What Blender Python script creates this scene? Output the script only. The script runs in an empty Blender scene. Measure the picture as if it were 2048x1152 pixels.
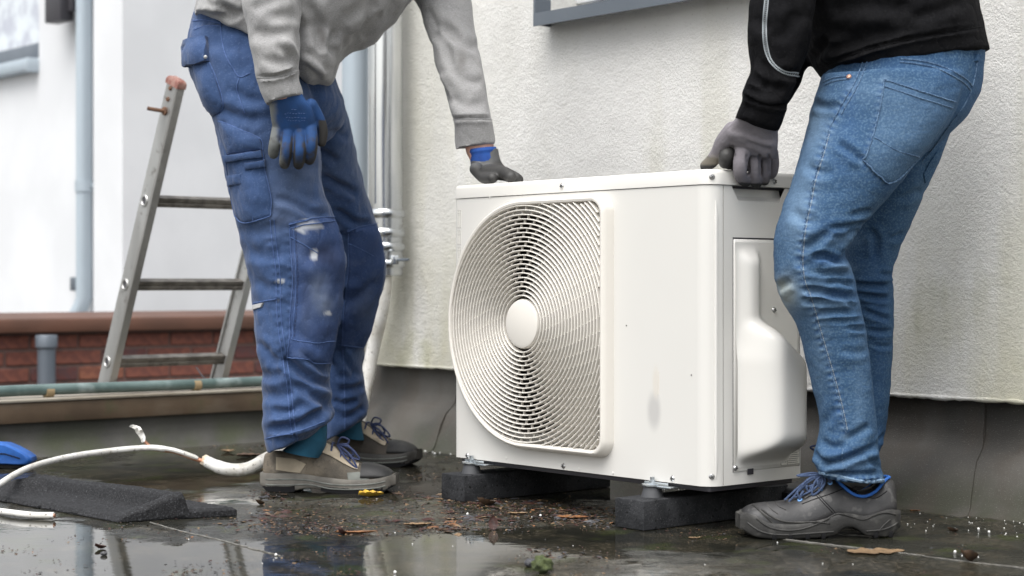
import bpy, bmesh, math, random
import numpy as np
from mathutils import Vector, Matrix
from mathutils.bvhtree import BVHTree

random.seed(7)
rng = np.random.default_rng(11)
SC = bpy.context.scene
COL = SC.collection
R = math.radians

# ------------------------------------------------------------------ camera, sky, sun, exposure
F, HX, HY, CZ = 3500.0, 1024.0, 567.0, 0.50
cam_d = bpy.data.cameras.new('camera'); cam = bpy.data.objects.new('camera', cam_d); COL.objects.link(cam)
cam.location = (0, 0, CZ); cam.rotation_euler = (R(90), 0, 0)
cam_d.sensor_width = 36; cam_d.lens = 36 * F / 2048; cam_d.shift_y = -(576 - HY) / 2048
cam_d.clip_start = .05; cam_d.clip_end = 400
cam_d.dof.use_dof = True; cam_d.dof.focus_distance = 3.78; cam_d.dof.aperture_fstop = 4.2
SC.camera = cam

SUN_EL, SUN_AZ = R(62), R(203)          # azimuth clockwise from +Y
world = bpy.data.worlds.new('World'); SC.world = world; world.use_nodes = True
wn, wl = world.node_tree.nodes, world.node_tree.links
wn.clear()
sky = wn.new('ShaderNodeTexSky'); sky.sky_type = 'NISHITA'; sky.sun_disc = False
sky.sun_elevation = SUN_EL; sky.sun_rotation = SUN_AZ; sky.air_density = 1.6; sky.dust_density = 4.0; sky.ozone_density = 1.0
hs = wn.new('ShaderNodeHueSaturation'); hs.inputs['Saturation'].default_value = .22; hs.inputs['Value'].default_value = 1.0
bg = wn.new('ShaderNodeBackground'); bg.inputs['Strength'].default_value = .15
wo = wn.new('ShaderNodeOutputWorld')
wl.new(sky.outputs[0], hs.inputs['Color']); wl.new(hs.outputs[0], bg.inputs[0]); wl.new(bg.outputs[0], wo.inputs[0])
sun_d = bpy.data.lights.new('sun', 'SUN'); sun_d.energy = 1.35; sun_d.angle = R(50); sun_d.color = (1, .985, .96)
sun = bpy.data.objects.new('sun', sun_d); COL.objects.link(sun)
sdir = Vector((math.sin(SUN_AZ) * math.cos(SUN_EL), math.cos(SUN_AZ) * math.cos(SUN_EL), math.sin(SUN_EL)))
sun.rotation_euler = sdir.to_track_quat('Z', 'Y').to_euler(); sun.location = (0, -5, 8)
SC.view_settings.view_transform = 'Standard'; SC.view_settings.look = 'None'
SC.view_settings.exposure = 0.82; SC.view_settings.gamma = 1; SC.view_settings.use_curve_mapping = False

# ------------------------------------------------------------------ measuring helpers
U = Vector((.651, -.759, 0)).normalized()      # along the wall and the front of the unit, to the right
Vv = Vector((.759, .651, 0)).normalized()      # into the wall, along the parapet
def P(px, py, d): return Vector(((px - HX) / F * d, d, CZ - (py - HY) / F * d))
def ray(px, py): return Vector(((px - HX) / F, 1, -(py - HY) / F))
def onpl(px, py, n, c):                        # pixel -> point on the plane n.p = c
    r = ray(px, py); o = Vector((0, 0, CZ)); t = (c - n.dot(o)) / n.dot(r); return o + r * t
def G(px, py, z=0.): return onpl(px, py, Vector((0, 0, 1)), z)
def proj(V):
    V = np.asarray(V); return HX + F * V[:, 0] / V[:, 1], HY - F * (V[:, 2] - CZ) / V[:, 1]
def UV(u, v, z): return U * u + Vv * v + Vector((0, 0, z))

def _hash(ix, iy, iz, seed):
    h = (ix * 374761393 + iy * 668265263 + iz * 2147483647 + seed * 144665) & 0xffffffff
    h = ((h ^ (h >> 13)) * 1274126177) & 0xffffffff
    h = ((h ^ (h >> 16)) * 668265263) & 0xffffffff
    return (h ^ (h >> 15)).astype(np.float64) / 4294967295.0
def vnoise(p, seed=0):
    p = np.asarray(p, float); i = np.floor(p).astype(np.int64); f = p - i; f = f * f * (3 - 2 * f); r = 0
    for a in (0, 1):
        for b in (0, 1):
            for c in (0, 1):
                w = (f[:, 0] if a else 1 - f[:, 0]) * (f[:, 1] if b else 1 - f[:, 1]) * (f[:, 2] if c else 1 - f[:, 2])
                r = r + w * _hash(i[:, 0] + a, i[:, 1] + b, i[:, 2] + c, seed)
    return r
def fbm(p, seed=0, o=4):
    p = np.asarray(p, float); s = 0; a = .5; t = 0
    for k in range(o):
        s = s + a * vnoise(p * (2 ** k), seed + k * 17); t += a; a *= .5
    return s / t
def sstep(a, b, x): 
    t = np.clip((x - a) / (b - a), 0, 1); return t * t * (3 - 2 * t)

# ------------------------------------------------------------------ materials
def mat(name, c1, c2=None, scale=6, lo=.35, hi=.65, rough=.6, metal=0, bump=0, bscale=200, bdist=.002, spec=.5,
        layers=(), attr=None, coat=0, stretch=(1, 1, 1), rough2=None, sheen=0, bstretch=(1, 1, 1), ior=None, bdetail=3, nrough=.5, bump2=None):
    """layers: (scale, lo, hi, colour, amount, stretch); attr: (name, colour) mixes towards colour by that vertex value"""
    m = bpy.data.materials.new(name); m.use_nodes = True; nt = m.node_tree; n, l = nt.nodes, nt.links
    b = n['Principled BSDF']; b.inputs['Roughness'].default_value = rough; b.inputs['Metallic'].default_value = metal
    b.inputs['Specular IOR Level'].default_value = spec; b.inputs['Coat Weight'].default_value = coat
    b.inputs['Coat Roughness'].default_value = .08; b.inputs['Sheen Weight'].default_value = sheen
    tc = n.new('ShaderNodeTexCoord')
    def noise(sc, st, det=4):
        mp = n.new('ShaderNodeMapping'); mp.inputs['Scale'].default_value = st; l.new(tc.outputs['Object'], mp.inputs[0])
        t = n.new('ShaderNodeTexNoise'); t.inputs['Scale'].default_value = sc; t.inputs['Detail'].default_value = det; t.inputs['Roughness'].default_value = nrough if det != 4 else .5
        l.new(mp.outputs[0], t.inputs['Vector']); return t.outputs['Fac']
    def rng_(x, a, c):
        r = n.new('ShaderNodeMapRange'); r.interpolation_type = 'SMOOTHSTEP'
        r.inputs['From Min'].default_value = a; r.inputs['From Max'].default_value = c; l.new(x, r.inputs['Value']); return r.outputs[0]
    def mixc(fac, a, c):
        x = n.new('ShaderNodeMix'); x.data_type = 'RGBA'
        l.new(fac, x.inputs[0])
        if isinstance(a, tuple): x.inputs[6].default_value = (*a, 1)
        else: l.new(a, x.inputs[6])
        if isinstance(c, tuple): x.inputs[7].default_value = (*c, 1)
        else: l.new(c, x.inputs[7])
        return x.outputs[2]
    def mul(x, k):
        q = n.new('ShaderNodeMath'); q.operation = 'MULTIPLY'; l.new(x, q.inputs[0])
        if isinstance(k, (int, float)): q.inputs[1].default_value = k
        else: l.new(k, q.inputs[1])
        return q.outputs[0]
    cur = c1
    if c2 is not None:
        f = rng_(noise(scale, stretch), lo, hi); cur = mixc(f, c1, c2)
        if rough2 is not None:
            q = n.new('ShaderNodeMapRange'); q.inputs['To Min'].default_value = rough; q.inputs['To Max'].default_value = rough2
            l.new(f, q.inputs['Value']); l.new(q.outputs[0], b.inputs['Roughness'])
    for L in layers:
        sc, a, c, col, amt = L[:5]; st = L[5] if len(L) > 5 else (1, 1, 1)
        f = mul(rng_(noise(sc, st), a, c), amt)
        if len(L) > 6:                                # height window (z0, z1): full at z0, none at z1
            sx = n.new('ShaderNodeSeparateXYZ'); l.new(tc.outputs['Object'], sx.inputs[0])
            f = mul(f, rng_(sx.outputs['Z'], L[6][1], L[6][0]) if L[6][0] > L[6][1] else _inv(n, l, rng_(sx.outputs['Z'], L[6][0], L[6][1])))
        cur = mixc(f, cur, col)
    for at in (attr or ()):
        a = n.new('ShaderNodeAttribute'); a.attribute_name = at[0]; cur = mixc(a.outputs['Fac'], cur, at[1])
    if isinstance(cur, tuple): b.inputs['Base Color'].default_value = (*cur, 1)
    else: l.new(cur, b.inputs['Base Color'])
    if bump:
        bp = n.new('ShaderNodeBump'); bp.inputs['Strength'].default_value = bump; bp.inputs['Distance'].default_value = bdist
        l.new(noise(bscale, bstretch, bdetail), bp.inputs['Height']); l.new(bp.outputs[0], b.inputs['Normal'])
        if bump2:                                     # (scale, distance, strength, stretch): soft wrinkles with sharp crests
            b2 = n.new('ShaderNodeBump'); b2.inputs['Strength'].default_value = bump2[2]; b2.inputs['Distance'].default_value = bump2[1]
            x = noise(bump2[0], bump2[3], 2); q = n.new('ShaderNodeMath'); q.operation = 'PINGPONG'; q.inputs[1].default_value = .5
            q2 = n.new('ShaderNodeMath'); q2.operation = 'MULTIPLY'; q2.inputs[1].default_value = 2.; l.new(x, q2.inputs[0]); l.new(q2.outputs[0], q.inputs[0])
            l.new(q.outputs[0], b2.inputs['Height']); l.new(b2.outputs[0], bp.inputs['Normal'])
    return m
def _inv(n, l, x):
    q = n.new('ShaderNodeMath'); q.operation = 'SUBTRACT'; q.inputs[0].default_value = 1; l.new(x, q.inputs[1]); return q.outputs[0]

# ------------------------------------------------------------------ object helpers
WM = {}
def link(o, parent=None, wm=None):
    COL.objects.link(o)
    if parent is not None: o.parent = parent
    WM[o.name] = wm if wm is not None else (WM[parent.name] if parent is not None else Matrix())
    return o
def tag(o, label=None, cat=None, group=None, kind=None):
    if label: o['label'] = label
    if cat: o['category'] = cat
    if group: o['group'] = group
    if kind: o['kind'] = kind
    return o
def thing(name, label, cat, loc=(0, 0, 0), rz=0., group=None):
    o = bpy.data.objects.new(name, None); o.location = loc; o.rotation_euler = (0, 0, rz); o.empty_display_size = .1
    link(o, None, Matrix.Translation(Vector(loc)) @ Matrix.Rotation(rz, 4, 'Z')); return tag(o, label, cat, group)
def meshdata(name, vf, m, smooth=True, sharp=38):
    v, f = vf[0], vf[1]
    me = bpy.data.meshes.new(name); me.from_pydata([tuple(p) for p in v], [], f)
    if m is not None:
        for mm in (m if isinstance(m, (list, tuple)) else [m]): me.materials.append(mm)
    if len(vf) > 2 and vf[2] is not None: me.polygons.foreach_set('material_index', vf[2])
    bm = bmesh.new(); bm.from_mesh(me); bmesh.ops.recalc_face_normals(bm, faces=bm.faces); bm.to_mesh(me); bm.free()
    if smooth:
        me.shade_smooth()
        if sharp: me.set_sharp_from_angle(angle=R(sharp))
    me.update(); return me
def obj(name, vf, m, parent=None, local=False, smooth=True, sharp=38):
    """vf in world coordinates unless local"""
    v = [Vector(p) for p in vf[0]]
    if parent is not None and not local:
        inv = WM[parent.name].inverted(); v = [inv @ p for p in v]
    o = bpy.data.objects.new(name, meshdata(name, (v,) + tuple(vf[1:]), m, smooth, sharp)); return link(o, parent)
def struct(name, vf, m, **k): return tag(obj(name, vf, m, **k), kind='structure')
def inst(name, me, parent, loc, rot=None):
    o = bpy.data.objects.new(name, me); o.location = loc
    if rot is not None: o.rotation_euler = rot
    return link(o, parent)
def join(*parts):
    v, f, mi, any_mi = [], [], [], False
    for p in parts:
        k = len(v); v += [Vector(q) for q in p[0]]; f += [tuple(i + k for i in q) for q in p[1]]
        if len(p) > 2 and p[2] is not None: mi += list(p[2]); any_mi = True
        else: mi += [0] * len(p[1])
    return (v, f, mi) if any_mi else (v, f)
def xf(vf, M): return ([M @ Vector(p) for p in vf[0]],) + tuple(vf[1:])
def box(x0, x1, y0, y1, z0, z1, bev=0., seg=2):
    bm = bmesh.new(); bmesh.ops.create_cube(bm, size=1)
    for v in bm.verts: v.co = Vector(((x0 + x1) / 2 + v.co.x * (x1 - x0), (y0 + y1) / 2 + v.co.y * (y1 - y0), (z0 + z1) / 2 + v.co.z * (z1 - z0)))
    if bev: bmesh.ops.bevel(bm, geom=list(bm.edges), offset=bev, segments=seg, affect='EDGES', profile=.5)
    bm.verts.index_update(); r = ([v.co.copy() for v in bm.verts], [tuple(v.index for v in f.verts) for f in bm.faces]); bm.free(); return r
BAS = Matrix(((U.x, Vv.x, 0, 0), (U.y, Vv.y, 0, 0), (0, 0, 1, 0), (0, 0, 0, 1)))
def uvbox(u0, u1, v0, v1, z0, z1, bev=0., seg=2): return xf(box(u0, u1, v0, v1, z0, z1, bev, seg), BAS)
def frames(pts, closed=False):
    pts = [Vector(p) for p in pts]; n = len(pts); T = []
    for i in range(n):
        a = pts[(i - 1) % n] if (closed or i > 0) else pts[i]; b = pts[(i + 1) % n] if (closed or i < n - 1) else pts[i]
        t = (b - a); T.append(t.normalized() if t.length > 1e-9 else Vector((0, 0, 1)))
    ref = Vector((0, 0, 1)) if abs(T[0].z) < .9 else Vector((1, 0, 0)); N = []
    nn = (ref - T[0] * ref.dot(T[0])).normalized()
    for t in T:
        nn = nn - t * nn.dot(t)
        nn = nn.normalized() if nn.length > 1e-6 else t.orthogonal().normalized(); N.append(nn.copy())
    return pts, T, N
def loft(rings, caps=True, closed=False):
    n = len(rings[0]); v = [Vector(p) for r in rings for p in r]; f = []
    m = len(rings)
    for i in range(m if closed else m - 1):
        j = (i + 1) % m
        for k in range(n):
            f.append((i * n + k, i * n + (k + 1) % n, j * n + (k + 1) % n, j * n + k))
    if caps and not closed:
        f.append(tuple(range(n - 1, -1, -1))); f.append(tuple((m - 1) * n + k for k in range(n)))
    return v, f
def tube(pts, r, sides=8, closed=False, caps=True):
    pts, T, N = frames(pts, closed); rr = r if hasattr(r, '__len__') else [r] * len(pts); rings = []
    for p, t, nn, q in zip(pts, T, N, rr):
        b = t.cross(nn); rings.append([p + (nn * math.cos(a) + b * math.sin(a)) * q for a in [2 * math.pi * k / sides for k in range(sides)]])
    return loft(rings, caps, closed)
def capsule(pts, rads, sides=12):
    """tube with round ends"""
    if len(pts) > 2:
        S = spline([(*p, r) for p, r in zip(pts, rads)], .004); pts = [Vector(q[:3]) for q in S]; rads = [float(q[3]) for q in S]
    pts = [Vector(p) for p in pts]; a = (pts[0] - pts[1]).normalized(); b = (pts[-1] - pts[-2]).normalized(); r0, r1 = rads[0], rads[-1]
    q, w = [], []
    for k in (4, 3, 2, 1):
        t = k / 4 * math.pi / 2 * .97; q.append(pts[0] + a * r0 * math.sin(t)); w.append(r0 * math.cos(t))
    q += pts; w += list(rads)
    for k in (1, 2, 3, 4):
        t = k / 4 * math.pi / 2 * .97; q.append(pts[-1] + b * r1 * math.sin(t)); w.append(r1 * math.cos(t))
    return tube(q, w, sides)
def spline(pts, step):
    """Catmull-Rom through points (any dimension), resampled to about step"""
    A = np.array([list(p) for p in pts], float); n = len(A); out = []
    for i in range(n - 1):
        p0 = A[max(i - 1, 0)]; p1 = A[i]; p2 = A[i + 1]; p3 = A[min(i + 2, n - 1)]
        k = max(1, int(math.ceil(np.linalg.norm(p2[:2] - p1[:2] if False else p2 - p1) / step)))
        for j in range(k):
            t = j / k; out.append(.5 * ((2 * p1) + (-p0 + p2) * t + (2 * p0 - 5 * p1 + 4 * p2 - p3) * t * t + (-p0 + 3 * p1 - 3 * p2 + p3) * t ** 3))
    out.append(A[-1]); return np.array(out)
def lathe(prof, sides=24, M=None):
    """prof: (r, z) list about z"""
    rings = [[Vector((r * math.cos(2 * math.pi * k / sides), r * math.sin(2 * math.pi * k / sides), z)) for k in range(sides)] for r, z in prof]
    vf = loft(rings, True); return xf(vf, M) if M is not None else vf
def prism(poly, axis_a, axis_b, ext, origin):
    """polygon (a, b) extruded by vector ext"""
    n = len(poly); A = [origin + axis_a * a + axis_b * b for a, b in poly]; B = [p + ext for p in A]
    return A + B, [tuple(range(n)), tuple(range(2 * n - 1, n - 1, -1))] + [(i, (i + 1) % n, n + (i + 1) % n, n + i) for i in range(n)]
# ------------------------------------------------------------------ materials of the setting
mPlaster = mat('rough_render', (.85, .84, .815), (.77, .76, .735), 3.2, .35, .7, rough=.92, spec=.2, bump=.85, bscale=125, bdist=.0085, bdetail=6, nrough=.72, bump2=(9, .02, .25, (1, 1, 1)),
    layers=[(150, .60, .76, (.36, .345, .31), .5), (1.5, .46, .72, (.50, .49, .43), .6, (1, 1, .3)),
            (3.5, .42, .62, (.50, .47, .27), .5, (1, 1, .45), (.26, .85)), (9, .55, .68, (.36, .36, .20), .38, (1, 1, .6), (.25, .75)),
            (2.2, .5, .68, (.55, .53, .38), .5, (2.2, 2.2, .35), (.3, 1.6))])
mWhite = mat('white_render', (.69, .70, .715), (.64, .65, .665), 2, rough=.9, spec=.2, bump=.25, bscale=120, bdist=.003)
mBitumen = mat('bitumen_sheet', (.042, .039, .035), (.085, .079, .071), 5, .3, .7, rough=.48, spec=.5, bump=.5, bscale=420, bdist=.002, rough2=.62,
    layers=[(9, .30, .55, (.040, .042, .026), .85, (1, 1, 1), (.02, .115)), (4, .45, .65, (.055, .045, .036), .6, (2.5, 2.5, .5)), (420, .60, .72, (.22, .22, .20), .55), (2.6, .45, .7, (.11, .104, .094), .5)])
mUpstand = mat('mossy_bitumen', (.085, .082, .076), (.055, .054, .048), 6, .35, .65, rough=.6, bump=.5, bscale=380, bdist=.002,
    layers=[(7, .42, .62, (.05, .058, .028), .8, (1, 1, 1), (.02, .12)), (420, .62, .73, (.2, .2, .18), .5)])
mFascia = mat('brown_fascia', (.13, .09, .058), (.085, .058, .038), 7, .35, .7, rough=.55, bump=.15, bscale=60,
    layers=[(16, .55, .75, (.07, .075, .035), .5), (5, .5, .7, (.2, .16, .12), .5, (1, 1, 3))])
mFasciaTop = mat('pale_fascia_top', (.32, .29, .24), (.22, .19, .15), 9, rough=.6)  # paler than the board below it
mCoping = mat('terracotta_coping', (.115, .050, .030), (.09, .040, .024), 4, rough=.55)
mBrickA = mat('red_brick', (.22, .078, .052), (.15, .055, .042), 30, rough=.85, bump=.3, bscale=160)
mBrickB = mat('dark_red_brick', (.13, .046, .040), (.10, .05, .05), 30, rough=.85, bump=.3, bscale=160)
mBrickC = mat('orange_brick', (.28, .11, .065), (.19, .07, .048), 30, rough=.85, bump=.3, bscale=160)
mMortar = mat('brick_mortar', (.17, .10, .085), (.13, .09, .08), 40, rough=.95)
mStreet = mat('street_paving', (.16, .155, .15), (.12, .12, .115), 1.2, rough=.9)
mZinc = mat('grey_blue_metal', (.135, .155, .18), (.11, .13, .155), 3, rough=.42, metal=.15)
mZincPale = mat('pale_zinc', (.42, .48, .53), (.36, .42, .47), 2.5, rough=.45, metal=.25, stretch=(1, 1, .2))
mGalv = mat('galvanised_steel', (.72, .73, .73), (.5, .52, .54), 14, rough=.24, metal=1., stretch=(1, 1, .15), bump=.12, bscale=30, bstretch=(1, 1, .1))
mGlass = mat('window_glass', (.10, .12, .13), rough=.04, spec=.8)
mCurtain = mat('net_curtain', (.62, .66, .69), (.44, .46, .52), 7, .4, .65, rough=.8)
mDark = mat('dark_grey_metal', (.045, .043, .05), rough=.5)
mWhitePaint = mat('white_frame', (.75, .76, .77), rough=.45)
mAlu = mat('weathered_aluminium', (.50, .50, .49), (.33, .325, .315), 7, .3, .7, rough=.42, metal=.75, stretch=(1, 1, .3), bump=.08, bscale=90,
    layers=[(30, .6, .74, (.13, .115, .095), .6)])
mRung = mat('dirty_aluminium_rung', (.20, .185, .165), (.10, .092, .08), 26, .35, .65, rough=.5, metal=.6)
mRedPlast = mat('faded_red_plastic', (.20, .070, .052), (.30, .17, .14), 70, rough=.6)
mRust = mat('rusty_iron', (.10, .055, .035), (.16, .08, .045), 60, rough=.85)
mTeal = mat('grey_green_hose', (.13, .185, .18), (.07, .11, .105), 6, rough=.38, layers=[(9, .5, .68, (.32, .38, .38), .6)])
mBrass = mat('ochre_clip', (.27, .20, .11), rough=.6)
mWrap = mat('white_pipe_insulation', (.70, .69, .66), (.52, .50, .45), 12, .42, .72, rough=.5, bump=.25, bscale=50, bdist=.004, layers=[(110, .62, .70, (.12, .10, .08), .8), (35, .58, .70, (.36, .33, .28), .6)])
mCopper = mat('dull_copper', (.48, .21, .12), (.58, .36, .26), 30, rough=.42, metal=.6)
mFoam = mat('torn_foam', (.72, .64, .54), (.55, .42, .3), 60, rough=.95)
mRubber = mat('rubber_granulate', (.022, .0225, .0245), (.012, .012, .0135), 200, rough=.85, spec=.3, bump=.6, bscale=260, bdist=.002, bdetail=1.5, layers=[(330, .56, .68, (.085, .088, .095), .7), (260, .54, .66, (.008, .008, .009), .8)])
mBlueTool = mat('blue_plastic', (.018, .115, .42), (.014, .08, .30), 20, rough=.4, layers=[(60, .62, .72, (.2, .25, .35), .5)])

# ------------------------------------------------------------------ the flat roof, its puddles, the street below
WALLV = 3.30                                        # face of the rendered wall along Vv
PU = -4.747                                         # roof side face of the parapet along U
xs = np.arange(-2.7, 2.0, .0115); ys = np.arange(2.0, 6.5, .0115); nx, ny = len(xs), len(ys)
X, Y = np.meshgrid(xs, ys); X = X.ravel(); Y = Y.ravel(); Z = np.zeros_like(X)
pxg, pyg = proj(np.stack([X, Y, Z], 1))
def soft(g, amp=.35, sc=9, seed=3):
    return g
nz = fbm(np.stack([X * 5, Y * 5, Z], 1), 5, 5); nz2 = fbm(np.stack([X * 17, Y * 17, Z], 1), 21, 4); nz3 = fbm(np.stack([X * 55, Y * 55, Z], 1), 31, 3)
def blob(cx, cy, rx, ry, w): return w * np.exp(-(((X - cx) / rx) ** 2 + ((Y - cy) / ry) ** 2) ** 2)
def gb(px0, px1, py0, py1, w):
    a = G((px0 + px1) / 2, py1); b = G((px0 + px1) / 2, py0); cx = (a.x + b.x) / 2; cy = (a.y + b.y) / 2
    return blob(cx, cy, (px1 - px0) / 2 / F * cy * 1.1, (b.y - a.y) / 2 * 1.15, w)
wet = .40 + 1.1 * (nz - .5) + .5 * (nz2 - .5)
for g in [(700, 1240, 1062, 1200, .75), (-300, 240, 1040, 1230, .6), (200, 740, 1080, 1220, .5), (250, 560, 895, 962, .75), (520, 830, 970, 1012, .55),
          (1240, 1560, 1062, 1100, .5), (1380, 1800, 1040, 1100, .30), (940, 1600, 940, 1005, .35), (1000, 1230, 1052, 1085, .4)]: wet = wet + gb(*g)
for g in [(880, 1230, 1000, 1050, -.42), (540, 1000, 1012, 1052, -.36), (1050, 1230, 1105, 1160, -.65), (250, 600, 1040, 1075, -.35), (1640, 2100, 1000, 1150, -.15),
          (1250, 1560, 1100, 1150, -.1)]: wet = wet + gb(*g)
wetm = sstep(.34, .66, wet + .22 * (nz3 - .5))
silt = sstep(.42, .66, nz2 * .6 + nz * .4 + .10 * sum(gb(*g) for g in [(540, 1240, 990, 1060, 1.0), (300, 640, 870, 905, 1.5), (1000, 1250, 1090, 1160, 1.5)]))
Z = np.where(wetm > .5, 0, (nz3 - .42) * .0045 + (nz2 - .5) * .004) * (1 - wetm)
keep_pt = ((X * U.x + Y * U.y) > PU - .10) & ((X * Vv.x + Y * Vv.y) < WALLV + .12)
idx = np.arange(nx * ny).reshape(ny, nx)
q = np.stack([idx[:-1, :-1], idx[:-1, 1:], idx[1:, 1:], idx[1:, :-1]], -1).reshape(-1, 4); q = q[keep_pt[q].all(1)]
used = np.unique(q); remap = -np.ones(nx * ny, int); remap[used] = np.arange(len(used))
me = bpy.data.meshes.new('roof_deck'); me.from_pydata(np.stack([X, Y, Z], 1)[used].tolist(), [], remap[q].tolist())
for nm, arr in (('wet', wetm), ('silt', silt)):
    a = me.attributes.new(nm, 'FLOAT', 'POINT'); a.data.foreach_set('value', arr[used].astype(np.float32))
me.shade_smooth()
mDeck = bpy.data.materials.new('wet_bitumen_roof'); mDeck.use_nodes = True
def deck_nodes():
    nt = mDeck.node_tree; n, l = nt.nodes, nt.links; b = n['Principled BSDF']
    tc = n.new('ShaderNodeTexCoord')
    def A(nm): a = n.new('ShaderNodeAttribute'); a.attribute_name = nm; return a.outputs['Fac']
    def N(sc, d=4, st=(1, 1, 1)):
        mp = n.new('ShaderNodeMapping'); mp.inputs['Scale'].default_value = st; l.new(tc.outputs['Object'], mp.inputs[0])
        t = n.new('ShaderNodeTexNoise'); t.inputs['Scale'].default_value = sc; t.inputs['Detail'].default_value = d; l.new(mp.outputs[0], t.inputs[0]); return t.outputs['Fac']
    def MR(x, a, c, e=0., f=1.):
        r = n.new('ShaderNodeMapRange'); r.interpolation_type = 'SMOOTHSTEP'
        for k, v in (('From Min', a), ('From Max', c), ('To Min', e), ('To Max', f)): r.inputs[k].default_value = v
        l.new(x, r.inputs['Value']); return r.outputs[0]
    def MIX(f, a, c):
        x = n.new('ShaderNodeMix'); x.data_type = 'RGBA'; l.new(f, x.inputs[0])
        for i, s in ((6, a), (7, c)):
            if isinstance(s, tuple): x.inputs[i].default_value = (*s, 1)
            else: l.new(s, x.inputs[i])
        return x.outputs[2]
    def OP(op, x, y):
        q = n.new('ShaderNodeMath'); q.operation = op
        for i, s in ((0, x), (1, y)):
            if isinstance(s, (int, float)): q.inputs[i].default_value = s
            else: l.new(s, q.inputs[i])
        return q.outputs[0]
    wet, silt = A('wet'), A('silt')
    c = MIX(MR(N(3), .35, .65), (.010, .0105, .0085), (.021, .0205, .016))
    c = MIX(OP('MULTIPLY', MR(N(240, 2), .56, .66), .18), c, (.10, .098, .088))
    c = MIX(OP('MULTIPLY', silt, .45), c, (.045, .040, .027))
    c = MIX(OP('MULTIPLY', OP('MULTIPLY', silt, MR(N(90, 3), .52, .64)), .6), c, (.13, .108, .08))
    c = MIX(OP('MULTIPLY', MR(N(8, 4), .56, .68), .85), c, (.032, .038, .014))
    l.new(c, b.inputs['Base Color'])
    dry = OP('SUBTRACT', 1., wet)
    l.new(OP('ADD', OP('MULTIPLY', dry, MR(N(14), .35, .65, .10, .32)), .026), b.inputs['Roughness'])
    b.inputs['IOR'].default_value = 1.36; b.inputs['Specular IOR Level'].default_value = .5
    bp = n.new('ShaderNodeBump'); bp.inputs['Distance'].default_value = .0035
    h = OP('ADD', N(170, 3), OP('MULTIPLY', N(38, 3), 1.4)); l.new(h, bp.inputs['Height']); l.new(OP('ADD', OP('MULTIPLY', dry, .30), .0), bp.inputs['Strength'])
    b2 = n.new('ShaderNodeBump'); b2.inputs['Distance'].default_value = .0012; b2.inputs['Strength'].default_value = .15
    l.new(N(26, 2, (1, 1.6, 1)), b2.inputs['Height']); l.new(bp.outputs[0], b2.inputs['Normal']); l.new(b2.outputs[0], b.inputs['Normal'])
deck_nodes(); me.materials.append(mDeck)
deck = tag(link(bpy.data.objects.new('roof_deck', me)), kind='structure')
# the rest of the roof, 12 mm below the detailed sheet and butting against it underneath
struct('roof_slab', uvbox(PU - .18, 3.2, -6, WALLV + .25, -.35, -.012), mUpstand)
struct('street_ground', box(-120, 120, -80, 160, -2.75, -2.6), mStreet)

# ------------------------------------------------------------------ rendered wall with its window, and the bitumen flashing at its foot
wall = thing('rendered_wall', 'rough cream rendered wall with faint green stains behind the heat pump', 'wall', UV(-2.5, WALLV, 0), math.atan2(U.y, U.x))
WU0, WU1, WZ0, WZ1 = onpl(743, 600, Vv, WALLV).dot(U), 2.0, .245, 3.3
wA = onpl(1084, 20, Vv, WALLV).dot(U); WIN = (wA, wA + 1.3, 1.262, 2.3)
def wall_face():
    o = [(WU0, WZ0), (WU1, WZ0), (WU1, WZ1), (WU0, WZ1)]; i = [(WIN[0], WIN[2]), (WIN[1], WIN[2]), (WIN[1], WIN[3]), (WIN[0], WIN[3])]
    v = [UV(a, WALLV, z) for a, z in o] + [UV(a, WALLV, z) for a, z in i] + [UV(a, WALLV + .3, z) for a, z in o] + [UV(a, WALLV + .3, z) for a, z in i]
    f = []
    for k in range(4):
        j = (k + 1) % 4; f += [(k, j, 4 + j, 4 + k), (8 + k, 12 + k, 12 + j, 8 + j), (4 + k, 4 + j, 12 + j, 12 + k), (k, 8 + k, 8 + j, j)]
    return v, f
obj('render_coat', wall_face(), mPlaster, wall, smooth=False)
es = np.arange(WU0, WU1, .012); erg = []
for u in es:
    w1, w2 = [vnoise(np.array([[u * k, 3.3, 1.7]]), s)[0] - .5 for k, s in ((60, 2), (22, 7))]
    c = UV(u, WALLV + .006, WZ0 - .001 + .003 * w2); erg.append([c + Vv * (math.cos(t) * .009) * (1 + .5 * w1) * (1 if math.cos(t) < 0 else 1.2) + Vector((0, 0, math.sin(t) * .006 * (1 + w1))) for t in [2 * math.pi * k / 7 for k in range(7)]])
obj('render_edge', loft(erg), mPlaster, wall, sharp=0)
sU0 = onpl(1069, 30, Vv, WALLV - .06).dot(U)
win = obj('window', join(uvbox(WIN[0], WIN[1], WALLV + .13, WALLV + .19, WIN[2] + .045, WIN[2] + .105, .004), uvbox(WIN[0], WIN[1], WALLV + .13, WALLV + .19, WIN[3] - .06, WIN[3], .004),
    uvbox(WIN[0], WIN[0] + .06, WALLV + .13, WALLV + .19, WIN[2] + .106, WIN[3] - .061, .004), uvbox(WIN[1] - .06, WIN[1], WALLV + .13, WALLV + .19, WIN[2] + .106, WIN[3] - .061, .004)), mWhitePaint, wall)
obj('pane', uvbox(WIN[0] + .061, WIN[1] - .061, WALLV + .15, WALLV + .165, WIN[2] + .107, WIN[3] - .062), mGlass, win)
obj('window_sill', join(prism([(-.065, -.026), (-.065, .010), (.18, .042), (.18, .034), (-.058, .002), (-.058, -.026)], Vv, Vector((0, 0, 1)), U * (WIN[1] + .02 - sU0), UV(sU0, WALLV, 1.246)),
    uvbox(sU0 - .003, sU0 + .004, WALLV - .062, WALLV - .002, 1.224, 1.30)), mZinc, wall)

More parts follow.
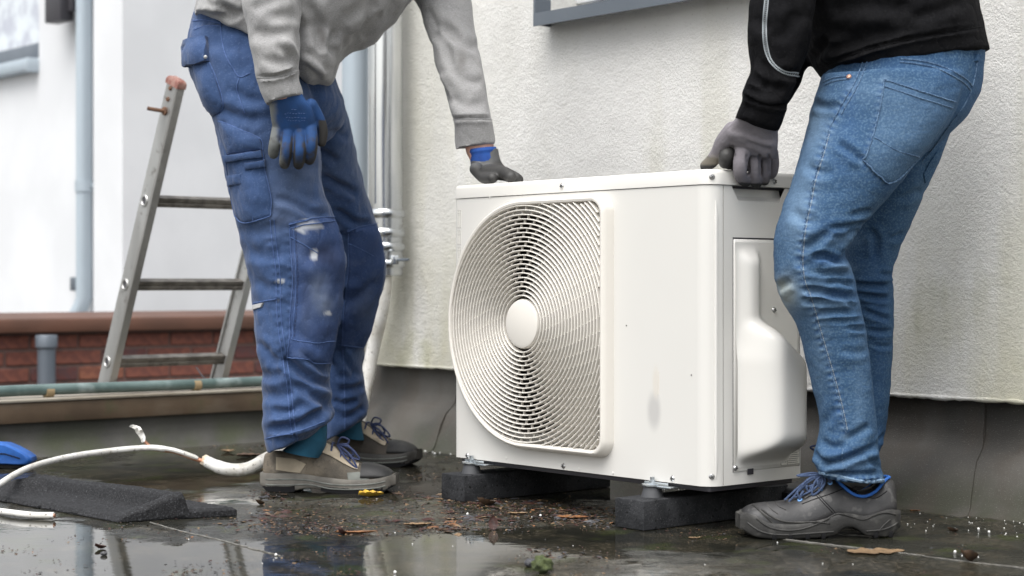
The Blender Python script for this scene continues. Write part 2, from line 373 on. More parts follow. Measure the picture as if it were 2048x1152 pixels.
prof = [(.050, .275), (.042, .245), (.034, .165), (.022, .138), (.002, .122), (-.020, .108), (-.048, .074), (-.076, .034), (-.092, .012), (-.106, .0), (-.135, -.004)]
cuts = [onpl(p, 830, Vv, WALLV).dot(U) for p in (785, 897, 1330, 1952)]
cuts = [WU0 - .08] + cuts + [cuts[-1] + .95, 2.0]
fl = thing('wall_flashing', 'dark bitumen flashing sheets turned up along the foot of the rendered wall', 'flashing', UV(-2.5, WALLV - .1, 0), math.atan2(U.y, U.x))
for i in range(len(cuts) - 1):
    a, b = cuts[i] - (.05 if i else 0), cuts[i + 1]; off = .004 * (i % 2); rings = []
    n = max(8, int((b - a) / .03)); th = .004
    for k in range(n + 1):
        u = a + (b - a) * k / n; rg = []
        w = [(.006 * (vnoise(np.array([[u * 6, j * .7, i * 3.]]), 4)[0] - .5)) for j in range(len(prof))]
        pts = [UV(u + (max(0, .155 - z) * .35 if k == n else 0), WALLV + v - off + w[j], z + off * .6) for j, (v, z) in enumerate(prof)]
        back = [p + Vv * th * 2 - Vector((0, 0, th)) for p in pts]; rings.append(pts + back[::-1])
    obj('flashing_sheet', loft(rings), mBitumen, fl, sharp=60)

# ------------------------------------------------------------------ parapet of the roof edge with its hose
par = thing('roof_parapet', 'low roof edge with brown fascia board in front of the ladder', 'parapet', UV(PU, 2.2, 0), math.atan2(U.y, U.x))
obj('upstand', xf(loft([[Vector((PU - .16, s, -.3)), Vector((PU + .05, s, -.004)), Vector((PU + .022, s, .012)), Vector((PU + .004, s, .05)), Vector((PU, s, .098)), Vector((PU - .16, s, .098))] for s in np.arange(-3., 3.16, .12)]), BAS), mUpstand, par)
obj('fascia_board', join(uvbox(PU - .008, PU + .024, -3, 3.13, .0985, .158, .003)), mFascia, par)
obj('edge_trim', uvbox(PU - .2, PU + .03, -3, 3.13, .1585, .1665, .002), mFasciaTop, par)
obj('outer_wall', uvbox(PU - .19, PU - .165, -3, 3.12, -2.6, .158), mMortar, par)
hp = [onpl(x, y, U, PU - .035) for x, y in ((-500, 807), (-250, 797), (0, 783), (97, 779), (250, 774), (392, 768.5), (470, 765), (540, 762), (640, 758))]
hp = [Vector((p.x, p.y, max(p.z, .1830))) for p in hp]
hose = tag(obj('teal_pipe', tube(spline(hp, .04), .0165, 10), mTeal), 'thin teal pipe lying along the top of the roof edge', 'pipe')
for px_ in (97, 392):
    c = onpl(px_, 778 if px_ < 200 else 770, U, PU - .035); c.z = .183
    obj('clip', tube([c - Vv * .012, c + Vv * .012], .0185, 10), mBrass, hose)
tag(obj('thin_wire', tube(spline([onpl(393, 735, U, PU - .14), onpl(405, 752, U, PU - .10), onpl(421, 768, U, PU - .03)], .02), .0022, 5), mDark), 'thin dark wire hanging from the lowest ladder rung to the teal pipe', 'wire')

# ------------------------------------------------------------------ aluminium ladder
Lb, Lt = P(207, 765, 5.5), P(347, 160, 5.26); Ld = (Lt - Lb); LL = Ld.length; Ld.normalize()
lad = thing('ladder', 'weathered aluminium ladder leaning over the roof edge behind the man in blue trousers', 'ladder', Lb)
Lside = Vv.copy(); Ldep = Ld.cross(Lside).normalized()      # Ldep: across the stile, in the plane of the image
if Ldep.dot(U) < 0: Ldep = -Ldep
ext = 2.75 / Ld.z
def stile(off):
    rings = []
    pr = [(-.034, 0), (-.034, .024), (-.026, .024), (-.026, .017), (.026, .017), (.026, .024), (.034, .024), (.034, 0), (.028, -.003), (-.028, -.003)]
    for s in (-ext, LL):
        c = Lb + Ld * s + Lside * off; sg = 1 if off == 0 else -1
        rings.append([c + Ldep * a + Lside * (b * sg) for a, b in pr])
    return loft(rings)
LW = .43
for off in (0, LW): obj('stile', stile(off), mAlu, lad, smooth=False)
rs = []                                           # rung positions along the stile
for yy in (395, 563, 722):
    t = (yy - 160) / (765 - 160); rs.append(LL * (1 - t))
stp = rs[0] - rs[1]; rs += [rs[-1] - stp * k for k in range(1, 10) if rs[-1] - stp * k > -ext + .1]
for s in rs:
    c = Lb + Ld * s; w = .014; h = .015
    sec = [(-w, -h), (w, -h), (w, -h * .3), (w * .86, -h * .15), (w * .86, h * .15), (w, h * .3), (w, h), (-w, h), (-w, h * .3), (-w * .86, h * .15), (-w * .86, -h * .15), (-w, -h * .3)]
    obj('rung', loft([[c + Lside * o + Ldep * a + Ld * b for a, b in sec] for o in (.004, LW - .004)]), mRung, lad, smooth=False)
    k = obj('rung_end', join(tube([c - Lside * .0035 + (Ldep * math.cos(a) + Ld * math.sin(a)) * .0155 for a in [2 * math.pi * i / 20 for i in range(20)]], .0042, 6, True)), mAlu, lad)
    obj('rung_hole_shade', tube([c - Lside * .0035, c - Lside * .0045], .013, 16), mDark, k)  # dark disc painting the shade inside the rung end hole
for off in (0, LW):
    c = Lb + Ld * (LL - .012) + Lside * off; sg = 1 if off == 0 else -1
    cap = []
    for z, g in ((-.006, 1.03), (.008, 1.03), (.015, .92), (.019, .7)):
        cap.append([c + Ld * z + Ldep * (a * g) + Lside * (sg * (.011 + (b - .011) * g)) for a, b in [(-.036, -.004), (-.036, .026), (.036, .026), (.036, -.004)]])
    obj('end_cap', loft(cap), mRedPlast, lad)
for yy in (176, 197):
    s = LL * (1 - (yy - 160) / 605); c = Lb + Ld * s - Lside * .003
    obj('rivet', tube([c, c - Lside * .005], [.008, .006], 10), mRust, lad)
c = Lb + Ld * (LL * (1 - (220 - 160) / 605)) - Lside * .003
obj('hook_bolt', join(tube([c, c - Lside * .006], .013, 10), tube([c - Lside * .004, c - Lside * .045 - Ldep * .015, c - Lside * .05 - Ldep * .02], .006, 8)), mRust, lad)

# ------------------------------------------------------------------ white building behind, brick wall with coping, vent stub
K = P(245, 300, 8.7); KU, KV = K.dot(U), K.dot(Vv)
wb = thing('white_building', 'white rendered building with downpipe and window behind the ladder', 'building', (K.x, K.y, -2.6), math.atan2(U.y, U.x))
PILU = onpl(187, 300, Vv, KV).dot(U); LV = KV + .22
wpx = [onpl(78, y, Vv, LV) for y in (0, 108, 140)]; WR = wpx[0].dot(U); WBZ = wpx[1].z
v = []; f = []
zb, zt, wz = -2.6, 4.4, WBZ - .02
L0, W0, W2 = KU - 6, WR - 1.3, 3.4
def quad(a): v.extend(a); f.append(tuple(range(len(v) - 4, len(v))))
for (u0, u1, z0, z1) in ((L0, W0, zb, zt), (W0, WR, zb, wz), (W0, WR, W2, zt), (WR, PILU, zb, zt)):
    quad([UV(u0, LV, z0), UV(u1, LV, z0), UV(u1, LV, z1), UV(u0, LV, z1)])
for (a, b) in (((W0, wz), (W0, W2)), ((WR, W2), (WR, wz)), ((W0, W2), (WR, W2)), ((WR, wz), (W0, wz))):
    quad([UV(a[0], LV, a[1]), UV(b[0], LV, b[1]), UV(b[0], LV + .2, b[1]), UV(a[0], LV + .2, a[1])])
quad([UV(PILU, LV, zb), UV(PILU, KV, zb), UV(PILU, KV, zt), UV(PILU, LV, zt)])
quad([UV(PILU, KV, zb), UV(KU, KV, zb), UV(KU, KV, zt), UV(PILU, KV, zt)])
quad([UV(KU, KV, zb), UV(KU, KV + 6, zb), UV(KU, KV + 6, zt), UV(KU, KV, zt)])
quad([UV(L0, LV, zt), UV(KU, KV, zt), UV(KU, KV + 6, zt), UV(L0, KV + 6, zt)])
quad([UV(L0, LV, zb), UV(L0, KV + 6, zb), UV(L0, KV + 6, zt), UV(L0, LV, zt)])
quad([UV(L0, KV + 6, zb), UV(KU, KV + 6, zb), UV(KU, KV + 6, zt), UV(L0, KV + 6, zt)])
o = obj('wall', (v, f), mWhite, wb, smooth=False)
w2 = obj('window', join(uvbox(W0, WR, LV + .06, LV + .12, wz + .002, wz + .105, .005), uvbox(W0, WR, LV + .06, LV + .12, W2 - .08, W2, .005), uvbox(W0, W0 + .07, LV + .06, LV + .12, wz + .106, W2 - .081)), mZinc, wb)
obj('pane', uvbox(W0 + .071, WR - .002, LV + .085, LV + .092, wz + .106, W2 - .082), mGlass, w2)
obj('curtain', uvbox(W0 + .071, WR - .004, LV + .075, LV + .083, wz + .106, W2 - .082), mCurtain, w2)
obj('window_sill', join(uvbox(W0 - .03, WR - .03, LV - .07, LV + .058, wz - .075, wz - .004, .01), uvbox(WR - .0295, WR + .002, LV - .072, LV + .05, wz - .085, wz - .004, .006)), mZincPale, wb)
dpa = onpl(168, 0, Vv, LV - .06); du, dv = dpa.dot(U), LV - .06
zl = onpl(168, 595, Vv, dv).z
dp = obj('downpipe', tube([UV(du, dv, 4.3), UV(du, dv, zl), UV(du - .012, dv - .012, zl - .05), UV(du - .035, dv - .03, zl - .10)], .043, 16), mZincPale, wb)
zc = onpl(168, 372, Vv, dv).z
obj('pipe_clamp', join(tube([UV(du, dv, zc - .03), UV(du, dv, zc + .03)], .049, 16), tube([UV(du, dv, zc), UV(du + .09, dv + .05, zc)], .008, 6)), mZincPale, dp)
p0 = onpl(103, 48, Vv, LV - .1); p1 = onpl(134, 0, Vv, LV - .1)
lamp = tag(obj('wall_lamp', join(uvbox(p0.dot(U), p1.dot(U), LV - .14, LV - .06, p0.z, p0.z + .28, .004), uvbox(p1.dot(U) + .003, p1.dot(U) + .05, LV - .1, LV - .001, p0.z + .045, p0.z + .27, .004)), mDark), 'dark grey box lamp fixed high on the white building beside the downpipe', 'lamp')
p0 = onpl(139, 582, Vv, LV - .05); p1 = onpl(157, 554, Vv, LV - .05)
tag(obj('junction_box', uvbox(p0.dot(U), p1.dot(U), LV - .05, LV - .001, p0.z, p1.z, .006), mZinc), 'small grey box low on the white building beside the downpipe', 'box')

BU = P(250, 650, 7.55).dot(U); B0, B1 = onpl(-260, 700, U, BU).dot(Vv), onpl(760, 700, U, BU).dot(Vv)
bw = thing('brick_wall', 'red brick wall under a terracotta coping below the white building', 'wall', UV(BU, B0, -2.6), math.atan2(U.y, U.x))
zcop = onpl(250, 662, U, BU + .05).z
obj('mortar', uvbox(BU - .25, BU - .008, B0, B1, -2.6, zcop + .001), mMortar, bw)
lst = [meshdata('brick', xf(box(-.006, .006 if False else .004, -.1045, .1045, -.0275, .0275, .004, 1), Matrix()), m) for m in (mBrickA, mBrickB, mBrickC)]
bh, bl = .0685, .2185
for r in range(9):
    zc = zcop - .006 - bh * (r + .5); s = B0 + .12 + (bl / 2 if r % 2 else 0)
    while s < B1 - .11:
        o = bpy.data.objects.new('brick', random.choices(lst, (5, 2, 2))[0]); o.location = WM[bw.name].inverted() @ UV(BU - .006 + random.uniform(0, .003), s, zc); link(o, bw); s += bl
z1 = onpl(250, 636, U, BU + .06).z
obj('coping', join(uvbox(BU - .02, BU + .06, B0, B1, zcop, z1, .006)), mCoping, bw)
obj('coping_slope', prism([(BU - .30, z1 + .022), (BU + .045, z1 + .002), (BU + .045, z1 - .02), (BU - .30, z1 - .02)], U, Vector((0, 0, 1)), Vv * (B1 - B0), Vv * B0), mCoping, bw, smooth=False)
vp = onpl(93, 720, U, BU + .12); zt_ = onpl(93, 670, U, BU + .12).z; zm_ = onpl(93, 697, U, BU + .12).z
vs = thing('vent_pipe', 'grey plastic vent pipe with socket standing against the brick wall', 'pipe', (vp.x, vp.y, -2.6))
obj('pipe', tube([(vp.x, vp.y, -2.6), (vp.x, vp.y, zm_)], .037, 18), mZinc, vs)
obj('socket', tube([(vp.x, vp.y, zm_ - .001), (vp.x, vp.y, zm_ + .006), (vp.x, vp.y, zt_ - .004), (vp.x, vp.y, zt_)], [.038, .045, .045, .042], 18), mZinc, vs)

# ------------------------------------------------------------------ pipes at the wall corner
c = onpl(771, 300, Vv, WALLV - .085); gx, gy = c.x, c.y; zg = onpl(772, 552, Vv, WALLV - .085).z
gp = thing('galvanised_downpipe', 'shiny galvanised steel pipe with ring clamps at the wall corner', 'pipe', (gx, gy, zg))
zr = [onpl(772, y, Vv, WALLV - .085).z for y in (428, 466, 494, 528)]
prof = [(.046, zg), (.0505, zg + .004), (.0505, zr[3] - .02)]
for z in zr[:3] + [zr[3] - .0]:
    prof += [(.0505, z - .014), (.0565, z - .008), (.0580, z), (.0565, z + .008), (.0505, z + .014)]
prof = sorted(set(prof), key=lambda t: t[1]) + [(.0505, 3.1)]
obj('pipe', lathe([(r * 1.06, z) for r, z in prof], 28, Matrix.Translation((gx, gy, 0))), mGalv, gp)
zz = zr[3] + .012
obj('seam', tube([Vector((gx, gy, z)) + (U * .3 - Vv * .95) * .0515 for z in (zr[0] + .03, 3.1)], .004, 6), mGalv, gp)
cl = obj('clamp', join(lathe([(.0525, zz - .015), (.0565, zz - .015), (.0565, zz + .015), (.0525, zz + .015)], 28, Matrix.Translation((gx, gy, 0))),
    xf(box(-.012, .012, -.012, .012, -.014, .014, .003), Matrix.Translation(Vector((gx, gy, zz)) + U * .062 - Vv * .01))), mGalv, gp)
obj('screw', tube([Vector((gx, gy, zz)) + U * .06 - Vv * .012, Vector((gx, gy, zz)) + U * .125 - Vv * .006], .004, 6), mZinc, cl)
obj('bolt_head', tube([Vector((gx, gy, zz)) - Vv * .055, Vector((gx, gy, zz)) - Vv * .072], [.012, .010], 8), mZinc, cl)
c = onpl(710, 300, Vv, WALLV + .0)
tag(obj('round_downpipe', tube([(c.x, c.y, .2), (c.x, c.y, 3.1)], .042, 22), mZincPale), 'plain pale grey downpipe behind the galvanised pipe', 'pipe')
def wpt(x, y, o=.07): return onpl(x, y, Vv, WALLV - o)
ins = thing('insulated_pipes', 'pair of white insulated pipes running down the wall corner behind the trousers', 'pipe', wpt(735, 830))
obj('pipe', tube(spline([wpt(757, 520), wpt(758, 560), wpt(752, 610), wpt(738, 670), wpt(716, 720), wpt(700, 780), wpt(690, 860, .11), wpt(640, 905, .2), wpt(575, 915, .4)], .03), .0235, 12), mWrap, ins)
obj('pipe', tube(spline([wpt(768, 520, .1), wpt(770, 570, .1), wpt(762, 630, .1), wpt(748, 690, .1), wpt(738, 740, .11), wpt(728, 790, .13), wpt(716, 850, .17), wpt(690, 905, .25)], .03), .021, 12), mWrap, ins)
obj('tape_band', tube([wpt(737, 742, .11), wpt(734, 758, .115)], .0225, 12), mWrap, ins)
# ------------------------------------------------------------------ the heat pump unit
mUnit = mat('cream_enamel', (.645, .632, .602), (.63, .617, .588), 2, rough=.36, spec=.45)
mGrille = mat('cream_plastic', (.68, .65, .60), rough=.42)
mLid = mat('cream_enamel_lid', (.67, .655, .62), rough=.33)
mBlack = mat('dark_coil', (.012, .010, .009), rough=.7)
mFan = mat('fan_plastic', (.045, .036, .028), rough=.55)
mGap = mat('shadow_gap_dark', (.035, .033, .04), rough=.8)  # dark colour standing in for shade in the casing gaps
mScrew = mat('screw_steel', (.42, .42, .42), rough=.3, metal=.9)
mSlot = mat('screw_slot', (.05, .05, .05), rough=.6)
mFootRub = mat('grey_rubber', (.055, .057, .062), rough=.6)
mZincPl = mat('zinc_plated_steel', (.62, .66, .69), (.45, .49, .52), 50, rough=.25, metal=.9)
mBlock = mat('dark_concrete_block', (.034, .035, .038), (.020, .021, .023), 25, rough=.9, spec=.15, bump=.6, bscale=180, bdist=.003, layers=[(320, .60, .68, (.12, .12, .125), .45), (110, .63, .67, (.008, .008, .008), .9)])
mLabel = mat('label_paper', (.66, .645, .60), rough=.5)
mInk = mat('label_ink', (.10, .095, .09), rough=.6)
mInkPale = mat('pale_label_ink', (.42, .41, .385), rough=.6)
UW, UH, UDp, UZ = .816, .638, .277, .092
CX, CY = .396, 3.5
unit = thing('heat_pump', 'cream heat pump outdoor unit with round fan grille on black blocks', 'heat pump', (CX, CY, UZ), math.atan2(U.y, U.x))
UM = WM[unit.name]; UMI = UM.inverted()
def ufront(px, py, off=0.):
    p = UMI @ onpl(px, py, Vv, Vector((CX, CY, 0)).dot(Vv) - off); return p
def uside(px, py, off=0.):
    return UMI @ onpl(px, py, U, Vector((CX, CY, 0)).dot(U) + off)
GC = (-.545, .318); HR = .246; LZ = .606                   # grille centre, hole radius, underside of lid
# front panel with the fan opening, rounded right corner, left return
NA = 128
angs = [2 * math.pi * k / NA for k in range(NA)]
x0, x1, z0, z1 = -UW + .01, -.035, 0., LZ
def torect(a):
    c, s = math.cos(a), math.sin(a); t = 1e9
    if c > 1e-9: t = min(t, (x1 - GC[0]) / c)
    if c < -1e-9: t = min(t, (x0 - GC[0]) / c)
    if s > 1e-9: t = min(t, (z1 - GC[1]) / s)
    if s < -1e-9: t = min(t, (z0 - GC[1]) / s)
    return GC[0] + c * t, GC[1] + s * t
ca = sorted(set(angs + [math.atan2(z - GC[1], x - GC[0]) % (2 * math.pi) for x in (x0, x1) for z in (z0, z1)]))
v, f = [], []
KR = 10
for a in ca:
    ex, ez = torect(a); ix, iz = GC[0] + HR * math.cos(a), GC[1] + HR * math.sin(a)
    for k in range(KR + 1):
        t = k / KR; v.append(Vector((ix + (ex - ix) * t, 0, iz + (ez - iz) * t)))
n = len(ca)
for i in range(n):
    j = (i + 1) % n
    for k in range(KR): f.append((i * (KR + 1) + k, j * (KR + 1) + k, j * (KR + 1) + k + 1, i * (KR + 1) + k + 1))
def strip(path, z0, z1):
    vv = []
    for (x, y) in path: vv += [Vector((x, y, z0)), Vector((x, y, z1))]
    return vv, [(2 * i, 2 * i + 2, 2 * i + 3, 2 * i + 1) for i in range(len(path) - 1)]
arc = [(-.035 + .035 * math.sin(t), .035 - .035 * math.cos(t)) for t in [R(9 * k) for k in range(11)]] + [(0, .038)]
larc = [(-UW, .03), (-UW, .01)] + [(-UW + .01 - .01 * math.cos(t), .01 - .01 * math.sin(t)) for t in [R(18 * k) for k in range(1, 6)]]
fp = join((v, f), strip(arc, 0, LZ), strip(larc, 0, LZ))
front = obj('front_panel', fp, mUnit, unit, local=True, sharp=30)
# faint worn marks in the colour of the front panel
def smudge(m, c, sx, sz, col, amt):
    nt = m.node_tree; n, l = nt.nodes, nt.links; b = n['Principled BSDF']; src = b.inputs['Base Color'].links[0].from_socket
    tc = n.new('ShaderNodeTexCoord'); mp = n.new('ShaderNodeMapping'); mp.inputs['Location'].default_value = (-c[0] / sx, 0, -c[2] / sz); mp.inputs['Scale'].default_value = (1 / sx, 8, 1 / sz)
    l.new(tc.outputs['Object'], mp.inputs[0]); ln = n.new('ShaderNodeVectorMath'); ln.operation = 'LENGTH'; l.new(mp.outputs[0], ln.inputs[0])
    r = n.new('ShaderNodeMapRange'); r.interpolation_type = 'SMOOTHSTEP'
    for k, v_ in (('From Min', 1.), ('From Max', .35), ('To Max', amt)): r.inputs[k].default_value = v_
    l.new(ln.outputs['Value'], r.inputs['Value']); x = n.new('ShaderNodeMix'); x.data_type = 'RGBA'
    l.new(r.outputs[0], x.inputs[0]); l.new(src, x.inputs[6]); x.inputs[7].default_value = (*col, 1); l.new(x.outputs[2], b.inputs['Base Color'])
wc = ufront(1308, 822); smudge(mUnit, wc, .026, .052, (.44, .43, .42), .75)
wc = ufront(1312, 765); smudge(mUnit, wc, .014, .045, (.62, .58, .52), .7)
wc = ufront(1316, 770); obj('scratch', join(box(wc.x, wc.x + .0012, -.0012, .001, wc.z - .02, wc.z + .028)), mGrille, front, local=True)
for px_, py_ in ((1253, 651), (1383, 750)):
    wc = ufront(px_, py_); obj('chip', tube([Vector((wc.x, -.0008, wc.z)), Vector((wc.x, .001, wc.z))], .0016, 6), mInk, front, local=True)

# side panel with hand grip notch, seam gap, service cover
nt0, nt1 = uside(1463, 380).y, uside(1568, 380).y
s0 = .0405
poly = [(s0, 0), (UDp, 0), (UDp, LZ), (nt1 + .004, LZ), (nt1 - .016, LZ - .030), (nt0 + .020, LZ - .030), (nt0, LZ), (s0, LZ)]
A = [Vector((0, y, z)) for y, z in poly]; B = [p - Vector((.002, 0, 0)) for p in A]
npn = len(A)
side = obj('side_panel', (A + B, [tuple(range(npn)), tuple(range(2 * npn - 1, npn - 1, -1))] + [(i, (i + 1) % npn, npn + (i + 1) % npn, npn + i) for i in range(npn)]), mUnit, unit, local=True, smooth=False)
obj('hand_grip', join(prism([(-.0022, LZ - .031), (-.016, LZ - .020), (-.020, LZ - .002), (-.024, LZ - .002), (-.024, LZ - .036), (-.0022, LZ - .036)], Vector((1, 0, 0)), Vector((0, 0, 1)), Vector((0, nt1 - nt0 + .008, 0)), Vector((0, nt0 - .002, 0)))), mUnit, unit, local=True)
obj('inner_frame', join(box(-.006, -.0025, .030, .05, .002, LZ - .002), box(-UW + .004, -.008, UDp - .006, UDp - .002, 0, LZ), box(-UW + .002, -UW + .004, .031, UDp - .002, 0, LZ)), mGap, unit, local=True)
# pressed rib beside the seam
ry = .028
def rib():
    pts = [Vector((-.035 + (.035) * math.sin(1.15), .035 - .035 * math.cos(1.15), z)) for z in np.linspace(.015, .575, 20)]
    return tube(pts, [.0012] + [.0042] * 18 + [.0012], 8)
obj('rib', rib(), mUnit, front, local=True)
# lid
def lid():
    ro = [(-UW - .002, -.002), (0.003, -.002), (0.003, UDp + .002), (-UW - .002, UDp + .002)]; rads = [.012, .037, .012, .012]
    def outline(g):
        o = []
        for i, ((x, y), r) in enumerate(zip(ro, rads)):
            sx, sy = (1 if x < -.1 else -1), (1 if y < .1 else -1); cx, cy = x + sx * (r + 0), y + sy * r
            a0 = [math.pi, -math.pi / 2, 0, math.pi / 2][i]
            for k in range(9):
                a = a0 + math.pi / 2 * k / 8; o.append((cx + (r - g) * math.cos(a), cy + (r - g) * math.sin(a)))
        return o
    return loft([[Vector((x, y, z)) for x, y in outline(g)] for z, g in ((LZ + .0015, .0035), (LZ + .0015, 0), (UH - .009, 0), (UH - .004, .0015), (UH - .001, .0045), (UH, .009))])
obj('lid', lid(), mLid, unit, local=True, sharp=50)
obj('lid_gap', box(-UW + .004, -.016, .016, UDp - .004, LZ - .004, LZ + .001), mGap, unit, local=True)
obj('base_pan', box(-UW + .012, -.012, .012, UDp - .01, -.012, .003, .003), mDark, unit, local=True)

# fan behind the opening
def shroud():
    pr = [(HR, 0), (HR - .004, .006), (HR - .010, .02), (HR - .012, .06), (HR - .012, .12)]
    rings = [[Vector((GC[0] + r * math.cos(a), y, GC[1] + r * math.sin(a))) for a in angs] for r, y in pr]
    return loft(rings, caps=False)
obj('fan_shroud', shroud(), mFan, unit, local=True)
obj('coil_backing', tube([Vector((GC[0], .14, GC[1])), Vector((GC[0], .15, GC[1]))], .26, 40), mBlack, unit, local=True)
fan = obj('fan', join(tube([Vector((GC[0], .03, GC[1])), Vector((GC[0], .12, GC[1]))], .055, 28)), mFan, unit, local=True)
for b_ in range(3):
    a0 = 2 * math.pi * b_ / 3 + .9; rings = []
    for k in range(14):
        r = .05 + (HR - .02 - .05) * k / 13; w = .55 + .35 * math.sin(math.pi * k / 13); rg = []
        top, bot = [], []
        for j in range(9):
            t = j / 8; a = a0 + (t - .5) * w * 1.6 + .25 * k / 13; y = .045 + .06 * t - .01 * math.sin(math.pi * t)
            top.append(Vector((GC[0] + r * math.cos(a), y, GC[1] + r * math.sin(a)))); bot.append(Vector((GC[0] + r * math.cos(a), y + .004, GC[1] + r * math.sin(a))))
        rings.append(top + bot[::-1])
    obj('blade', loft(rings), mFan, fan, local=True)

# grille: raised bezel, hub, concentric rings, little bridges
RG, RX, RK = .2775, .2645, .952                    # half height, right edge, squash of the left arc
def d_outline(off=0., n=220):
    """closed outline, arc on the left and square with round corners on the right"""
    R_, xr, rc = RG + off, RX + off, .036 + off * .6; o = []
    for k in range(90): a = math.pi / 2 + math.pi * k / 89; o.append((R_ * RK * math.cos(a), R_ * math.sin(a)))
    for k in range(1, 10): o.append(((xr - rc) * k / 10, -R_))
    for k in range(13): a = -math.pi / 2 + math.pi / 2 * k / 12; o.append((xr - rc + rc * math.cos(a), -R_ + rc + rc * math.sin(a)))
    for k in range(1, 12): o.append((xr, (-R_ + rc) + (2 * R_ - 2 * rc) * k / 12))
    for k in range(13): a = math.pi / 2 * k / 12; o.append((xr - rc + rc * math.cos(a), R_ - rc + rc * math.sin(a)))
    for k in range(1, 10): o.append(((xr - rc) * (1 - k / 10), R_))
    return [Vector((GC[0] + x, 0, GC[1] + z)) for x, z in o]
def inside(x, z, m):
    if x < 0: return (x / RK) ** 2 + z * z < (RG - m) ** 2
    if abs(z) > RG - m or x > RX - m: return False
    rc = max(.036 - m, .004); qx, qz = x - (RX - m - rc), abs(z) - (RG - m - rc)
    return not (qx > 0 and qz > 0 and qx * qx + qz * qz > rc * rc)
gr = obj('fan_grille', loft([[p + Vector((0, y, 0)) for p in d_outline(o)] for o, y in ((.004, .0005), (.0015, -.018), (-.002, -.0262), (-.006, -.0285), (-.0105, -.0275), (-.0125, -.024), (-.0135, -.006))], caps=False), mGrille, unit, local=True)
obj('hub', lathe([(.0001, .030), (.045, .0295), (.053, .027), (.0555, .022), (.0555, .008), (.0001, .008)][::-1], 48, Matrix.Translation((GC[0], 0, GC[1])) @ Matrix.Rotation(R(90), 4, 'X')), mGrille, gr, local=True)
YF, YB, PITCH, RW = -.0272, -.0135, .0100, .00165
radii = [.0635 + PITCH * k for k in range(34)]
bars = []
for k, r in enumerate(radii):
    n = int(max(48, r * 520)); run = []; runs = []
    st = [inside(r * math.cos(2 * math.pi * i / n), r * math.sin(2 * math.pi * i / n), .0115) for i in range(n)]
    if all(st): runs = [(list(range(n)), True)]
    else:
        i0 = next((i for i in range(n) if not st[i]), 0)
        for d in range(1, n + 1):
            i = (i0 + d) % n
            if st[i]: run.append(i)
            else:
                if len(run) > 3: runs.append((run, False))
                run = []
    pieces = []
    for run, closed in runs:
        rings = []
        for i in run:
            a = 2 * math.pi * i / n; c, s = math.cos(a), math.sin(a)
            rings.append([Vector((GC[0] + (r + dr) * c, y, GC[1] + (r + dr) * s)) for dr, y in ((-RW, YB), (-RW * .8, YF + .001), (0, YF), (RW * .8, YF + .001), (RW, YB))])
        obj('grille_ring', loft(rings, not closed, closed), mGrille, gr, local=True, sharp=50)
    # bridges to the next ring
    nb = int(round(2 * math.pi * (r + .005) / .031 / 2)) * 2
    for b_ in range(nb):
        a = 2 * math.pi * (b_ + k * .618) / nb + math.pi / 2; c, s = math.cos(a), math.sin(a)
        ra, rb = r + RW * .5, r + PITCH - RW * .5
        if not (inside(ra * c, ra * s, .011) and inside(rb * c, rb * s, .009)): continue
        t = Vector((-s, 0, c)) * .0008; o = Vector((GC[0], 0, GC[1])); e = Vector((c, 0, s))
        A = [o + e * ra - t, o + e * ra + t, o + e * rb + t, o + e * rb - t]
        bars.append(([p + Vector((0, YF + .0055, 0)) for p in A] + [p + Vector((0, YF + .0115, 0)) for p in A], [(0, 1, 2, 3), (0, 3, 7, 4), (1, 5, 6, 2), (7, 6, 5, 4)]))
tag(obj('grille_bridges', join(*bars), mGrille, gr, local=True, smooth=False), kind='stuff')

# service cover on the side: flat plate with the bottle shaped hood
c0, c1 = uside(1466, 700).y, uside(1594, 700).y
def cover():
    plate = box(-.001, .0028, c0, UDp - .006, .026, .498, .0015, 1)
    def sd(poly, y, z):
        d = np.full(y.shape, 1e9); ins = np.zeros(y.shape, bool); n = len(poly)
        for i in range(n):
            a, b = poly[i], poly[(i + 1) % n]; e = (b[0] - a[0], b[1] - a[1]); w0, w1 = y - a[0], z - a[1]
            t = np.clip((w0 * e[0] + w1 * e[1]) / (e[0] ** 2 + e[1] ** 2), 0, 1); d = np.minimum(d, np.hypot(w0 - e[0] * t, w1 - e[1] * t))
            cr = (a[1] <= z) != (b[1] <= z); xi = a[0] + (z - a[1]) / (b[1] - a[1] + 1e-12) * e[0]; ins ^= cr & (y < xi)
        return np.where(ins, d, -d)
    ny_, nz_ = 70, 150
    y, z = np.meshgrid(np.linspace(c0 + .003, UDp - .014, ny_), np.linspace(.034, .492, nz_))
    body = sd([(c0 + .010, .052), (c0 + .010, .255), (c0 + .020, .33), (c0 + .075, .33), (.234, .262), (.234, .052)], y, z)
    neck = sd([(c0 + .012, .2), (c0 + .012, .472), (c0 + .070, .472), (c0 + .070, .2)], y, z)
    hb = .086 * (1 - (1 - np.clip(body / .050, 0, 1)) ** 2.2) ** .75
    hn = .024 * (1 - (1 - np.clip(neck / .022, 0, 1)) ** 2.2) ** .75
    e = np.maximum(hb, hn)
    for _ in range(34):
        q = np.pad(e, 1, mode='edge'); e = (q[1:-1, 1:-1] * 4 + q[:-2, 1:-1] + q[2:, 1:-1] + q[1:-1, :-2] + q[1:-1, 2:]) / 8
    v = [Vector((.0031 + a, b, c)) for a, b, c in zip(e.ravel(), y.ravel(), z.ravel())]; ii = np.arange(ny_ * nz_).reshape(nz_, ny_)
    f = np.stack([ii[:-1, :-1], ii[:-1, 1:], ii[1:, 1:], ii[1:, :-1]], -1).reshape(-1, 4).tolist()
    return join(plate, (v, f))
cov = obj('service_cover', cover(), mUnit, unit, local=True, sharp=0)
